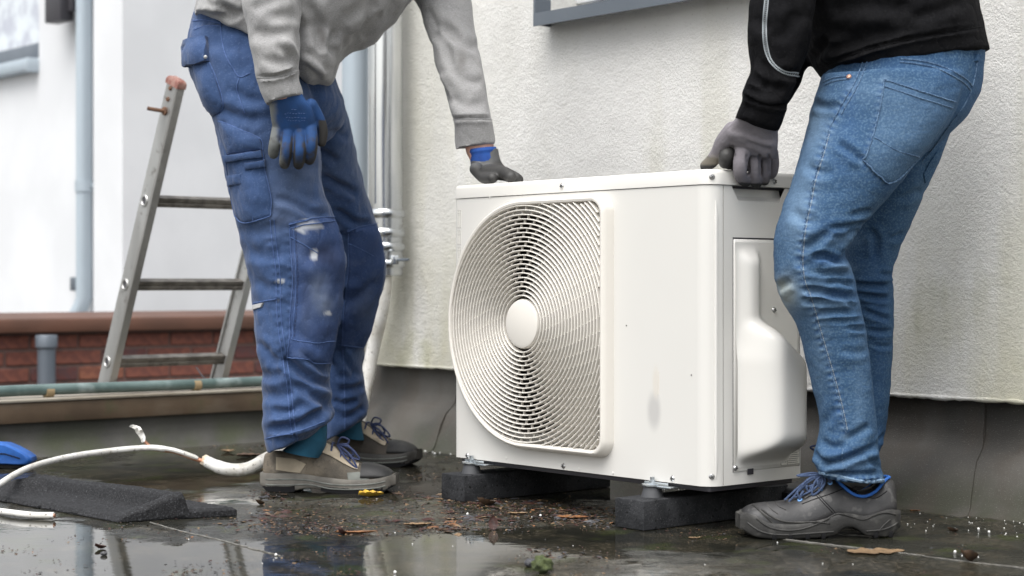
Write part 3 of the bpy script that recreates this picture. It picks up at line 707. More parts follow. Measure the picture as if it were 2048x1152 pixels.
obj('cover_gap_shade', box(-.001, .0012, c0 - .0008, UDp - .004, .026, .5015), mGap, unit, local=True)  # dark plate painting the shadow line around the cover
# screws
sm = meshdata('screw', lathe([(.0001, .0035), (.004, .0028), (.0056, .0008), (.0062, 0), (.0062, -.001)][::-1], 14), mScrew)
slot = meshdata('slot', join(box(-.0038, .0038, -.0007, .0007, .0030, .0042), box(-.0007, .0007, -.0038, .0038, .0029, .0041)), mSlot)
def screw(p, side_=False):
    o = inst('screw', sm, unit, p, (0, R(90), 0) if side_ else (R(90), 0, 0))
    s = inst('slot', slot, o, (0, 0, 0), (0, 0, random.uniform(0, 1.5)))
for px_, py_, off in ((1124, 372, .002), (1127, 932, 0), (1345, 957, 0), (935, 911, 0)):
    p = ufront(px_, py_, off); p.y = -off; screw(p)
for px_, py_ in ((1476, 622), (1548, 620), (1471, 936)):
    p = uside(px_, py_, .003); p.x = .003; screw(p, True)
p = uside(1549, 363, .003); p.x = .003; screw(p, True)
for px_, z_ in ((1428, 0), (1423, 1)):
    a = R(52); pos = Vector((-.035 + (.035 + (.003 if z_ == 0 else 0)) * math.sin(a), .035 - (.035 + (.003 if z_ == 0 else 0)) * math.cos(a), LZ + .016 if z_ == 0 else .020))
    o = inst('screw', sm, unit, pos, (R(90), 0, a)); inst('slot', slot, o, (0, 0, 0), (0, 0, .6))
# little white bosses along the lower edge
bs = meshdata('boss', lathe([(.0001, .0012), (.0025, .0009), (.003, 0)][::-1], 10), mLid)
for px_, py_ in ((1012, 916), (1158, 938), (1226, 946), (980, 395), (1108, 382)):
    p = ufront(px_, py_); p.y = -.0002; inst('boss', bs, unit, p, (R(90), 0, 0))
# rating labels on the left of the front, warning label low on the side
def label(rect, lines, off, parent):
    return
for (x0_, y0_, x1_, y1_) in ((908, 420, 922, 456), (908, 461, 922, 489), (908, 494, 922, 522)):
    a = ufront(x0_, y1_); b = ufront(x1_, y0_); a.x = max(a.x, -UW + .012)
    lb = obj('rating_label', box(a.x, b.x, -.0007, .0005, a.z, b.z), mLabel, unit, local=True, smooth=False)
    t = .0009; ln = [box(a.x, b.x, -.0012, -.0007, b.z - t, b.z), box(a.x, b.x, -.0012, -.0007, a.z, a.z + t), box(b.x - t, b.x, -.0012, -.0007, a.z, b.z), box(a.x, b.x, -.0012, -.0007, b.z - .009, b.z - .009 + t)]
    z = b.z - .004
    while z > a.z + .004:
        ln.append(box(a.x + .003, b.x - random.uniform(.003, .008), -.0011, -.0007, z, z + .0011)); z -= .0042
    obj('print', join(*ln), mInkPale, lb, local=True, smooth=False)
a = uside(1559, 955); b = uside(1596, 930); y0_, y1_ = a.y, min(b.y, UDp - .008); zz0, zz1 = .0275, .056
xx = .0036
zz0 = .030; zz1 = zz0 + .027
wl_ = obj('warning_label', box(.0028, xx, y0_, y1_, zz0, zz1), mLabel, unit, local=True, smooth=False)
t = .0007; ys_ = y0_ + (y1_ - y0_) * .34; X_ = (xx, xx + .0005)
ln = [box(*X_, y0_, y1_, zz1 - t, zz1), box(*X_, y0_, y1_, zz0, zz0 + t), box(*X_, y0_, y0_ + t, zz0, zz1), box(*X_, ys_, ys_ + t, zz0, zz1), box(*X_, y0_, y1_, zz1 - .0075, zz1 - .0075 + t)]
for k in range(6): ln.append(box(*X_, ys_ + .003 + (.006 if k < 2 else 0), y1_ - random.uniform(.001, .006), zz1 - .0035 - k * .004, zz1 - .0024 - k * .004))
m_ = (y0_ + ys_) / 2; tz = zz0 + .006
tri = [Vector((xx + .0003, m_ - .0045, tz)), Vector((xx + .0003, m_ + .0050, tz)), Vector((xx + .0003, m_ + .0002, tz + .0095))]
ln += [tube(tri, .0005, 4, True), box(*X_, m_ - .0002, m_ + .0006, tz + .003, tz + .0062), box(*X_, m_ - .0002, m_ + .0006, tz + .0012, tz + .0020)]
obj('print', join(*ln), mInk, wl_, local=True, smooth=False)
p = uside(1501, 943, .003); obj('cable_knockout', box(.0026, .0036, p.y - .009, p.y + .009, p.z - .006, p.z + .006, .0004), mGap, unit, local=True)
# mounting feet
for fx in (-.153, -.742):
    for fy in (.003, UDp - .02):
        zt_ = -UZ + .060
        cone = lathe([(.0001, zt_ + .0005), (.0235, zt_ + .0005), (.0225, zt_ + .004), (.0175, zt_ + .022), (.017, zt_ + .0235), (.0001, zt_ + .0235)], 24, Matrix.Translation((fx, fy - .012, 0)))
        obj('rubber_foot', cone, mFootRub, unit, local=True)
        br = [lathe([(.0001, zt_ + .0238), (.0225, zt_ + .0238), (.0225, zt_ + .0268), (.012, zt_ + .0285), (.0001, zt_ + .0285)], 20, Matrix.Translation((fx, fy - .012, 0))),
              box(fx - .02, fx + .06, fy - .02, fy + .05, -.0105, -.0072, .001), box(fx - .018, fx + .05, fy - .018, fy - .015, -.012, .0, .001),
              lathe([(.0001, zt_ + .028), (.008, zt_ + .028), (.008, zt_ + .034), (.005, zt_ + .034), (.005, zt_ + .041), (.0001, zt_ + .041)], 6, Matrix.Translation((fx, fy - .012, 0)))]
        obj('foot_bracket', join(*br), mZincPl, unit, local=True)

# two support blocks under the unit
def block(lx0, lx1, ly0, ly1, label):
    bm = bmesh.new(); vf = box(lx0, lx1, ly0, ly1, -UZ + .0008, -UZ + .0605, .0025, 2)
    o = tag(obj('support_block', xf(vf, UM), mBlock), label, 'block', 'dark blocks carrying the heat pump'); return o
block(-.192, -.107, -.079, .40, 'dark concrete block under the unit corner beside the black shoe')
block(-.788, -.703, -.062, .40, 'dark concrete block under the fan side of the unit beside the brown shoe')
# ------------------------------------------------------------------ people: clothes as closed volumes merged into one surface, then creased
def ring_px(xl, yl, xr, yr, d, dh, n=28, sq=1.0, ga=1.):
    a = P(xl, yl, d); b = P(xr, yr, d); c = (a + b) / 2; h = (b - a) / 2 * ga; o = []
    for k in range(n):
        t = 2 * math.pi * k / n; ct, st = math.cos(t), math.sin(t)
        o.append(c + h * (math.copysign(abs(ct) ** sq, ct)) + Vector((0, dh * ga * math.copysign(abs(st) ** sq, st), 0)))
    return o
def limb(rows, step=9, ga=1., sq=.92):
    """rows (y, xl, xr, d, dh) or (xl, yl, xr, yr, d, dh), in order along the limb"""
    q = [(r[1], r[0], r[2], r[0], r[3], r[4]) if len(r) == 5 else r for r in rows]
    S = spline([tuple(a / (1 if i < 4 else .01) for i, a in enumerate(r)) for r in q], step)
    return loft([ring_px(r[0], r[1], r[2], r[3], r[4] * .01, max(.01, r[5] * .01), sq=sq, ga=ga) for r in S])
def fused(name, parts, voxel, smooth=3, fac=.5):
    v, f = join(*parts)[:2]; me = bpy.data.meshes.new('tmp'); me.from_pydata([tuple(p) for p in v], [], f)
    bm = bmesh.new(); bm.from_mesh(me); 
    bmesh.ops.recalc_face_normals(bm, faces=bm.faces); bm.to_mesh(me); bm.free()
    o = bpy.data.objects.new('tmp', me); COL.objects.link(o)
    r = o.modifiers.new('r', 'REMESH'); r.mode = 'VOXEL'; r.voxel_size = voxel; r.adaptivity = 0
    s = o.modifiers.new('s', 'SMOOTH'); s.iterations = smooth; s.factor = fac
    dg = bpy.context.evaluated_depsgraph_get(); out = bpy.data.meshes.new_from_object(o.evaluated_get(dg)); out.name = name
    bpy.data.objects.remove(o); bpy.data.meshes.remove(me); return out
def getVN(me):
    n = len(me.vertices); V = np.empty(n * 3); N = np.empty(n * 3); me.vertices.foreach_get('co', V); me.vertices.foreach_get('normal', N)
    return V.reshape(-1, 3), N.reshape(-1, 3)
def setV(me, V): me.vertices.foreach_set('co', np.ascontiguousarray(V).ravel()); me.update()
def pl_dist(px, py, pts):
    d = np.full(px.shape, 1e9); tt = np.zeros(px.shape); L = [0]
    for a, b in zip(pts[:-1], pts[1:]): L.append(L[-1] + math.hypot(b[0] - a[0], b[1] - a[1]))
    sd = np.zeros(px.shape)
    for i, (a, b) in enumerate(zip(pts[:-1], pts[1:])):
        e0, e1 = b[0] - a[0], b[1] - a[1]; l2 = e0 * e0 + e1 * e1 + 1e-9; t = np.clip(((px - a[0]) * e0 + (py - a[1]) * e1) / l2, 0, 1)
        dx, dy = px - a[0] - t * e0, py - a[1] - t * e1; q = np.hypot(dx, dy); m = q < d
        d = np.where(m, q, d); tt = np.where(m, (L[i] + t * math.sqrt(l2)) / L[-1], tt); sd = np.where(m, np.sign(e0 * dy - e1 * dx), sd)
    return d, tt, sd
CREASE = 1.4
def crease(me, folds, dmin=0, dmax=99, soft=.15):
    """folds: (points in photo pixels, width px, depth mm [, ridge share]); a groove with a raised lip, tapered at its ends"""
    V, N = getVN(me); px, py = proj(V); view = V - np.array([0, 0, CZ]); view /= np.linalg.norm(view, axis=1)[:, None]
    face = np.clip(-(N * view).sum(1) + soft, 0, 1); face = sstep(0, .45, face); D = np.zeros(len(V)); sel = (V[:, 1] > dmin) & (V[:, 1] < dmax)
    for fo in folds:
        pts = [tuple(p) for p in spline(fo[0], 6)]; w, amp = fo[1] * .9, fo[2] * .001 * CREASE; rs = fo[3] if len(fo) > 3 else .6
        d, t, s = pl_dist(px, py, pts); tap = sstep(0, .18, t) * sstep(0, .18, 1 - t) * .92 + .08
        g = np.exp(-(d / w) ** 2); ridge = np.exp(-((d - 1.9 * w) / (1.2 * w)) ** 2)
        D += tap * (amp * g - amp * rs * ridge * np.where(s > 0, 1, .55))
    D *= face * sel; setV(me, V + N * D[:, None])
def pucker(me, pts, w, amp, wl, side=0):
    """little gathers along a seam"""
    V, N = getVN(me); px, py = proj(V); S = [tuple(p) for p in spline(pts, 6)]; d, t, s = pl_dist(px, py, S)
    L = sum(math.hypot(b[0] - a[0], b[1] - a[1]) for a, b in zip(S[:-1], S[1:])); view = V - np.array([0, 0, CZ]); view /= np.linalg.norm(view, axis=1)[:, None]; fc = sstep(0, .3, -(N * view).sum(1))
    ph = t * L / wl; q = np.sin(2 * math.pi * (ph + .35 * vnoise(np.stack([ph * .6, s * 3, ph * 0], 1), 3))); q = q * (.5 + vnoise(np.stack([ph * .45, s, ph * 0 + 2], 1), 6))
    if side: q = q * (np.sign(side) * s > -.5)
    D = amp * .001 * q * np.exp(-(d / w) ** 2) * fc; setV(me, V + N * D[:, None]); return q * np.exp(-(d / w) ** 2) * fc
def rumple(me, amp, sc, seed=0, st=(1, 1, 1), o=3, ridged=False):
    V, N = getVN(me); q = fbm(V * sc * np.array(st), seed, o)
    q = (1 - np.abs(q * 2 - 1) * 2.2) * .5 if ridged else q - .5
    setV(me, V + N * (q * amp)[:, None])
def vattr(me, name, arr):
    a = me.attributes.new(name, 'FLOAT', 'POINT'); a.data.foreach_set('value', np.clip(arr, 0, 1).astype(np.float32))
def blobs(me, lst, sc=25, seed=2):
    """soft irregular patches: (px, py, rx, ry, amount)"""
    V, N = getVN(me); px, py = proj(V); r = np.zeros(len(V)); nz = fbm(V * sc, seed, 4)
    for cx, cy, rx, ry, a in lst: r += a * np.exp(-((px - cx) / rx) ** 2 - ((py - cy) / ry) ** 2)
    return r * (.45 + 1.1 * nz), nz
def put(name, me, m, parent):
    """mesh in world coordinates under its parent"""
    me.transform(WM[parent.name].inverted())
    if not me.materials:
        for mm in (m if isinstance(m, (list, tuple)) else [m]): me.materials.append(mm)
    me.shade_smooth(); o = bpy.data.objects.new(name, me); return link(o, parent)
class Surf:
    """a finished world-space mesh that pockets and seams are laid on"""
    def __init__(s, me):
        s.V = [v.co.copy() for v in me.vertices]; s.F = [tuple(p.vertices) for p in me.polygons]; s.t = BVHTree.FromPolygons(s.V, s.F)
    def hit(s, px, py, last=None):
        o = Vector((0, 0, CZ)); h = s.t.ray_cast(o, ray(px, py).normalized())
        if h[0] is None:
            g = last if last is not None else P(px, py, 4.)
            r_ = ray(px, py); q = o + r_ * (g.y / r_.y); h = s.t.find_nearest(q)
        return h[0], h[1]
    def line(s, pts, r=.0011, lift=.0006, step=7, closed=False, flat=1.):
        if closed: pts = list(pts) + [pts[0]]
        out = []; last = None
        for x, y in spline(pts, step):
            p, n = s.hit(x, y, last); last = p; out.append(p + n * lift)
        return tube(out, r, 5)
    def stitches(s, pts, r=.0008, lift=.0012, dash=4.5, gap=3.):
        S = spline(pts, 1.5); L = np.r_[0, np.cumsum(np.hypot(*np.diff(S, axis=0).T))]; out = []; t = 0; last = None
        while t + dash < L[-1]:
            pp = []
            for q in (t, t + dash / 2, t + dash):
                x, y = np.interp(q, L, S[:, 0]), np.interp(q, L, S[:, 1]); p, n = s.hit(x, y, last); last = p; pp.append(p + n * lift)
            out.append(tube(pp, r, 4)); t += dash + gap
        return join(*out)
    def patch(s, poly, th=.0028, step=8, bulge=0.):
        S = []
        for a, b in zip(poly, list(poly[1:]) + [poly[0]]):
            k = max(1, int(math.hypot(b[0] - a[0], b[1] - a[1]) / step))
            for j in range(k): S.append((a[0] + (b[0] - a[0]) * j / k, a[1] + (b[1] - a[1]) * j / k))
        cx, cy = sum(p[0] for p in S) / len(S), sum(p[1] for p in S) / len(S); sz = max(max(abs(p[0] - cx), abs(p[1] - cy)) for p in S); K = max(4, int(sz / step))
        rings = []; last = None
        sch = [(1.0, -.003), (1.0, th * .55), (1 - 1.6 / sz, th)] + [(1 - j / K, th + bulge * (1 - (1 - j / K) ** 2)) for j in range(1, K)]
        for sc, h in sch:
            rg = []
            for x, y in S:
                p, n = s.hit(cx + (x - cx) * sc, cy + (y - cy) * sc, last); last = p; rg.append(p + n * h)
            rings.append(rg)
        v, f = loft(rings, caps=False); k = len(v); p, n = s.hit(cx, cy); v.append(p + n * (th + bulge)); m = len(S); b = (len(rings) - 1) * m
        f += [(b + i, b + (i + 1) % m, k) for i in range(m)]; return v, f

mWork = mat('blue_work_cloth', (.041, .079, .182), (.034, .066, .155), 7, .3, .7, rough=.85, spec=.2, sheen=.15, bump=.5, bscale=330, bdist=.0016, bump2=(26, .009, .4, (1, 1, .6)),
    layers=[(30, .55, .72, (.056, .100, .225), .5), (3.5, .5, .75, (.03, .065, .175), .5), (230, .54, .70, (.082, .125, .245), .55)],
    attr=[('dust', (.30, .33, .37)), ('grime', (.035, .045, .075)), ('paint', (.62, .64, .66))])
mWorkHi = mat('worn_blue_seam', (.072, .125, .28), (.045, .088, .22), 90, rough=.85)
mWorkPatch = mat('blue_knee_cloth', (.046, .080, .19), (.040, .070, .17), 9, rough=.9, spec=.15, bump=.5, bscale=330, bdist=.0016, bump2=(20, .010, .5, (1, 1, .6)),
    layers=[(14, .5, .7, (.09, .125, .23), .6), (230, .54, .70, (.10, .14, .26), .5)], attr=[('dust', (.20, .235, .29)), ('grime', (.028, .040, .085)), ('paint', (.55, .57, .60))])
mHood = mat('grey_marl_sweatshirt', (.30, .297, .295), (.255, .253, .254), 9, rough=.95, spec=.15, sheen=.2, bump=.5, bscale=320, bdist=.0016, bump2=(20, .012, .3, (1, 1, .7)),
    layers=[(260, .50, .66, (.36, .36, .365), .6, (1, 1, 2.5)), (210, .54, .70, (.15, .15, .155), .5, (1, 1, 2.5)), (4, .58, .75, (.25, .24, .225), .5)], attr=[('stain', (.15, .145, .14))])
mGloveBlue = mat('blue_glove_knit', (.011, .058, .19), (.009, .045, .145), 30, rough=.8, bump=.35, bscale=700, bdist=.001, attr=[('coat', (.028, .027, .026)), ('edge', (.17, .175, .16)), ('grime', (.035, .03, .028))])
mGloveDark = mat('black_glove_coating', (.045, .044, .043), (.033, .032, .031), 30, rough=.6, attr=[('edge', (.085, .087, .09))])
mGloveCuff = mat('blue_glove_cuff', (.012, .070, .30), (.010, .05, .23), 40, rough=.85, bump=.4, bscale=500, bdist=.002)
mGloveGrey = mat('grey_glove_knit', (.215, .198, .215), (.175, .162, .178), 22, rough=.9, bump=.5, bscale=400, bdist=.0012, bump2=(40, .005, .4, (1, 1, 1)),
    layers=[(300, .55, .7, (.24, .225, .24), .4)], attr=[('coat', (.022, .022, .023)), ('edge', (.20, .18, .145))])
mSkin = mat('skin', (.58, .33, .25), (.5, .26, .20), 30, rough=.5)
mJeans = mat('blue_denim', (.040, .088, .168), (.030, .068, .132), 6, .3, .7, rough=.9, spec=.15, bump=.5, bscale=300, bdist=.0016, bump2=(30, .008, .22, (.8, .8, 1.5)),
    layers=[(240, .44, .66, (.090, .155, .238), .7), (190, .54, .68, (.026, .062, .135), .65), (3, .48, .7, (.036, .09, .205), .5)],
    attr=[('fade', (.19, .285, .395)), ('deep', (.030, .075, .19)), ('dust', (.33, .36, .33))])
mJeanSeam = mat('denim_seam', (.095, .165, .265), (.030, .068, .14), 260, .4, .6, rough=.9)
mThread = mat('pale_thread', (.30, .33, .35), rough=.8)
mBlackHood = mat('black_sweatshirt', (.0095, .0095, .0105), (.007, .007, .008), 7, rough=.95, spec=.06, bump=.5, bscale=300, bdist=.0018, bump2=(18, .016, .6, (1, 1, .7)), layers=[(260, .58, .70, (.022, .022, .024), .5)])
mNavySleeve = mat('navy_black_sleeve', (.0105, .011, .015), (.0085, .009, .012), 9, rough=.95, spec=.12, bump=.35, bscale=800, bdist=.0014)
mTealSock = mat('teal_sock', (.018, .11, .19), (.014, .085, .15), 30, rough=.9, bump=.4, bscale=500)
mNavy = mat('navy_lace', (.022, .032, .085), (.035, .05, .12), 200, rough=.8)

# ================================================================= the man in blue work trousers
man1 = thing('person', 'person in grey sweatshirt and blue work trousers bending over the fan end of the unit', 'person', G(640, 975))
pel1 = [(10, 396, 620, 4.27, .17), (40, 386, 640, 4.27, .18), (100, 376, 662, 4.28, .19), (160, 386, 672, 4.30, .2), (210, 410, 690, 4.32, .2), (250, 440, 684, 4.33, .15), (285, 480, 650, 4.34, .07)]
near1 = [(60, 384, 590, 4.18, .10), (120, 377, 602, 4.16, .115), (180, 394, 622, 4.15, .118), (240, 424, 636, 4.15, .118), (300, 440, 642, 4.15, .115), (350, 452, 643, 4.16, .112), (400, 462, 656, 4.16, .108),
    (440, 471, 670, 4.16, .106), (490, 481, 686, 4.17, .105), (530, 490, 691, 4.17, .105), (580, 500, 689, 4.18, .102), (640, 507, 681, 4.18, .098), (690, 513, 671, 4.18, .097), (730, 521, 662, 4.19, .097),
    (770, 525, 660, 4.19, .097), (810, 527, 664, 4.19, .097), (522, 846, 668, 824, 4.19, .095), (527, 868, 656, 842, 4.19, .092), (528, 888, 640, 858, 4.19, .088), (533, 908, 622, 872, 4.19, .083)]
far1 = [(150, 540, 668, 4.42, .10), (200, 560, 688, 4.45, .108), (250, 576, 702, 4.48, .11), (300, 592, 713, 4.52, .11), (350, 606, 725, 4.55, .108), (400, 622, 739, 4.58, .107), (440, 636, 752, 4.6, .106),
    (490, 650, 767, 4.63, .105), (530, 658, 770, 4.65, .104), (580, 656, 766, 4.68, .1), (620, 650, 755, 4.7, .097), (660, 646, 741, 4.72, .094), (700, 640, 729, 4.74, .093), (740, 636, 724, 4.75, .092),
    (780, 636, 730, 4.76, .092), (640, 820, 736, 808, 4.77, .09), (644, 850, 738, 822, 4.77, .088), (648, 884, 722, 842, 4.77, .084)]
tr1 = fused('trousers', [limb(pel1), limb(near1), limb(far1)], .0052, 4)
folds1 = [([(546, 393), (592, 408), (626, 425), (668, 430)], 9, -8), ([(548, 372), (600, 392), (650, 402)], 12, -3), ([(600, 520), (645, 508), (684, 482)], 15, -6, .3), ([(575, 640), (600, 668), (640, 690), (672, 650)], 14, -4, .4),
    ([(560, 712), (588, 735), (625, 760), (668, 772)], 10, -11), ([(585, 765), (630, 790), (668, 818)], 10, -9), ([(530, 858), (579, 852), (619, 838), (664, 812)], 8, -10, .9), ([(522, 785), (560, 792), (590, 780)], 13, -5),
    ([(513, 679), (535, 706), (556, 735)], 9, -4), ([(540, 820), (575, 822), (610, 806)], 9, -5), ([(600, 700), (640, 738), (662, 745)], 8, -5), ([(520, 745), (545, 752), (575, 742)], 10, -4),
    ([(470, 455), (520, 462), (560, 448)], 12, -3), ([(490, 500), (530, 512), (575, 505)], 12, -3), ([(505, 560), (540, 575), (575, 570)], 12, -3), ([(430, 215), (480, 235), (530, 240)], 12, -4), ([(460, 175), (500, 200), (540, 200)], 12, -4),
    ([(400, 70), (450, 92), (500, 90)], 14, -4), ([(560, 300), (600, 330), (640, 332)], 10, -3)]
folds1f = [([(640, 350), (668, 364), (695, 379), (720, 392)], 8, -9), ([(666, 415), (690, 432), (712, 446), (750, 450)], 8, -8), ([(632, 299), (655, 312), (680, 328)], 9, -7), ([(610, 205), (640, 235), (660, 260)], 9, -6),
    ([(672, 698), (690, 722), (714, 752)], 9, -7), ([(676, 780), (700, 779), (726, 769)], 9, -7), ([(682, 838), (706, 830), (733, 812)], 8, -6), ([(645, 250), (680, 268), (700, 270)], 9, -4), ([(690, 600), (720, 590), (755, 560)], 12, -4),
    ([(678, 745), (700, 755), (722, 745)], 8, -5), ([(664, 800), (690, 806), (715, 800)], 7, -5)]
crease(tr1, folds1, dmax=4.36); crease(tr1, folds1f, dmin=4.30)
rumple(tr1, .010, 11, 3, (1, 1, .8), 3); rumple(tr1, .0050, 34, 9, (1, 1, .7), 2); rumple(tr1, -.007, 15, 61, (1, 1, 1.1), 2, True)
for q_, w_ in (([(540, 440), (552, 545), (556, 650), (575, 780), (588, 890)], 9), ([(530, 880), (580, 870), (650, 842)], 10), ([(578, 446), (583, 560), (575, 712)], 8), ([(440, 242), (478, 258), (521, 278)], 7)): pucker(tr1, q_, w_, 1.8, 17)
s1 = Surf(tr1)
V_, N_ = getVN(tr1); px_, py_ = proj(V_); front_ = N_[:, 1] < .2
d1, nz1 = blobs(tr1, [(640, 590, 26, 50, .5), (560, 420, 60, 50, .25), (600, 340, 40, 40, .25), (745, 520, 22, 30, .3), (520, 330, 40, 60, .2), (690, 330, 40, 60, .2), (400, 150, 30, 60, .2), (745, 590, 20, 60, .3)], 30)
g1, _ = blobs(tr1, [(650, 510, 40, 32, .7), (650, 680, 40, 30, .3), (560, 900, 40, 12, .35), (560, 440, 18, 12, .5), (700, 880, 30, 30, .4)], 18, 5)
p1_, nzp = blobs(tr1, [(622, 447, 26, 9, 1.2), (600, 455, 14, 10, .9), (628, 513, 9, 12, 1.1), (560, 563, 16, 8, .7), (556, 600, 6, 12, .6), (515, 310, 5, 10, .5), (655, 628, 12, 6, .8), (640, 470, 50, 40, .22), (728, 478, 10, 12, .4)], 90, 8)
vattr(tr1, 'dust', d1 * .45 * front_); vattr(tr1, 'grime', g1 * front_); vattr(tr1, 'paint', sstep(.42, .75, p1_) * .8 * front_)
tro1 = put('trousers', tr1, mWork, man1)
def patchattr(o):
    """stains of a laid-on patch from the same spots as the cloth below it"""
    me = o.data; M = np.array(WM[o.name] if o.name in WM else Matrix()); n = len(me.vertices); V = np.empty(n * 3); me.vertices.foreach_get('co', V); V = V.reshape(-1, 3) @ M[:3, :3].T + M[:3, 3]
    px, py = proj(V)
    def bl(l, sc, seed):
        r = np.zeros(n); nz = fbm(V * sc, seed, 4)
        for cx, cy, rx, ry, a in l: r += a * np.exp(-((px - cx) / rx) ** 2 - ((py - cy) / ry) ** 2)
        return r * (.45 + 1.1 * nz)
    vattr(me, 'dust', np.clip(bl([(636, 582, 24, 44, .62), (655, 610, 16, 34, .4), (610, 640, 20, 40, .25), (735, 620, 30, 50, .35), (600, 500, 20, 40, .2)], 34, 2), 0, 2) ** 1.5 * .8)
    vattr(me, 'grime', bl([(652, 508, 34, 26, 1.15), (672, 545, 16, 40, .6), (612, 600, 14, 60, .45), (650, 665, 28, 20, .6), (745, 500, 20, 25, .4)], 16, 5))
    vattr(me, 'paint', sstep(.36, .6, bl([(622, 452, 22, 8, 1.1), (600, 458, 12, 9, .7), (628, 512, 7, 11, 1.2), (657, 627, 11, 5, .9), (640, 480, 40, 30, .25), (600, 545, 5, 8, .5)], 90, 8)) * .75)
kp = obj('knee_patch', s1.patch([(578, 446), (600, 440), (667, 434), (680, 462), (687, 495), (689, 530), (687, 590), (680, 640), (672, 690), (663, 728), (620, 722), (575, 712), (578, 640), (584, 560), (580, 500)], .003, 8, .002), mWorkPatch, tro1); patchattr(kp)
kp = obj('knee_patch', s1.patch([(694, 460), (752, 446), (763, 480), (768, 520), (765, 560), (755, 612), (744, 655), (735, 695), (705, 695), (680, 690), (688, 600), (696, 530)], .003, 8, .002), mWorkPatch, tro1); patchattr(kp)
for pl in ([(385, 126), (418, 124), (430, 152), (446, 210), (440, 226), (425, 232), (412, 222), (396, 178)], [(437, 241), (478, 258), (520, 277), (525, 299), (490, 305), (455, 309), (445, 275)],
           [(453, 311), (490, 307), (525, 302), (529, 335), (537, 372), (544, 405), (541, 432), (515, 440), (489, 445), (471, 430), (462, 385), (457, 345)]):
    obj('pocket', s1.patch(pl, .004, 7, .008), mWork, tro1)
s1b = Surf(tro1.data) if False else s1
for pl, th, nm in (([(378, 79), (416, 74), (419, 122), (399, 127), (372, 135), (371, 100)], .016, 'pocket_flap'), ([(451, 311), (524, 300), (526, 313), (454, 322)], .013, 'pocket_flap'), ([(491, 324), (530, 318), (532, 331), (492, 337)], .013, 'pocket_flap'),
                   ([(459, 350), (490, 345), (493, 366), (463, 372)], .0125, 'pen_loop')):
    obj(nm, s1.patch(pl, th, 6, .002), mWork, tro1)
obj('snap_button', lathe([(.0001, .003), (.004, .002), (.005, 0)], 10, Matrix.Translation(s1.hit(414, 116)[0] + Vector((0, -.019, 0))) @ Matrix.Rotation(R(90), 4, 'X')), mScrew, tro1)
seams = [[(441, 44), (444, 80), (452, 112), (468, 140), (480, 154), (500, 146)], [(478, 156), (474, 178), (482, 206), (490, 226)], [(440, 242), (478, 258), (521, 278), (526, 300)], [(540, 440), (545, 490), (552, 545), (553, 600), (556, 650), (566, 720), (575, 780), (580, 840), (588, 890)],
    [(548, 440), (553, 490), (560, 545), (561, 600), (564, 650), (574, 720), (583, 780), (588, 838), (596, 884)], [(388, 128), (398, 178), (414, 222), (426, 231)], [(418, 124), (431, 152), (447, 211), (427, 231)], [(386, 42), (410, 40), (442, 47)],
    [(388, 60), (412, 52), (442, 52)], [(507, 606), (530, 602), (552, 598)], [(530, 878), (552, 872), (580, 868)], [(582, 866), (610, 858), (650, 842)], [(686, 700), (688, 760), (690, 820), (690, 858)], [(600, 168), (590, 200), (604, 240)], [(636, 250), (646, 300)]]
for L in seams: obj('seam', s1.line(L, .0016, .0004), mWorkHi, tro1)
pseams = [[(578, 448), (620, 439), (667, 435)], [(579, 456), (622, 447), (668, 443)], [(579, 450), (582, 500), (585, 560), (580, 640), (576, 710)], [(587, 452), (590, 500), (592, 560), (588, 640), (583, 680)], [(576, 712), (620, 722), (662, 728)], [(582, 680), (620, 685), (668, 682)], [(581, 474), (610, 490), (634, 506)],
    [(453, 312), (458, 350), (464, 390), (472, 430)], [(526, 302), (530, 336), (538, 372), (544, 405), (541, 432)], [(472, 431), (490, 445), (540, 433)], [(497, 340), (500, 370), (506, 410), (508, 440)], [(452, 312), (488, 306), (524, 301)], [(492, 325), (530, 319)], [(460, 351), (490, 346)], [(463, 371), (493, 365)], [(372, 134), (398, 126), (418, 122)]]
for L in pseams: obj('seam', s1.line(L, .0013, .0045 if L[0][0] < 576 else .0042), mWorkHi, tro1)
for L in ([(696, 461), (752, 447)], [(697, 465), (698, 530), (690, 610), (684, 688)], [(698, 486), (725, 500), (745, 512)], [(682, 690), (735, 695)]): obj('seam', s1.line(L, .0013, .0042), mWorkHi, tro1)
obj('reflective_tab', s1.patch([(506, 610), (528, 605), (524, 614), (507, 620)], .004, 5), mat('silver_tab', (.5, .5, .5), rough=.4), tro1)
st = [s1.stitches([(591, 452), (594, 500), (596, 560), (592, 640), (587, 678)], .0007, .0052)]
obj('stitching', join(*st), mNavy, tro1)['kind'] = 'stuff'

# teal socks between hem and shoe
so = obj('sock', join(limb([(820, 590, 650, 4.2, .04), (850, 590, 654, 4.2, .042), (588, 880, 652, 890, 4.2, .042), (565, 900, 640, 915, 4.2, .042)], 8)), mTealSock, man1)
so2 = obj('sock', limb([(790, 660, 718, 4.78, .04), (820, 662, 722, 4.79, .04), (668, 845, 724, 852, 4.8, .04), (672, 870, 728, 880, 4.8, .042)], 8), mTealSock, man1)

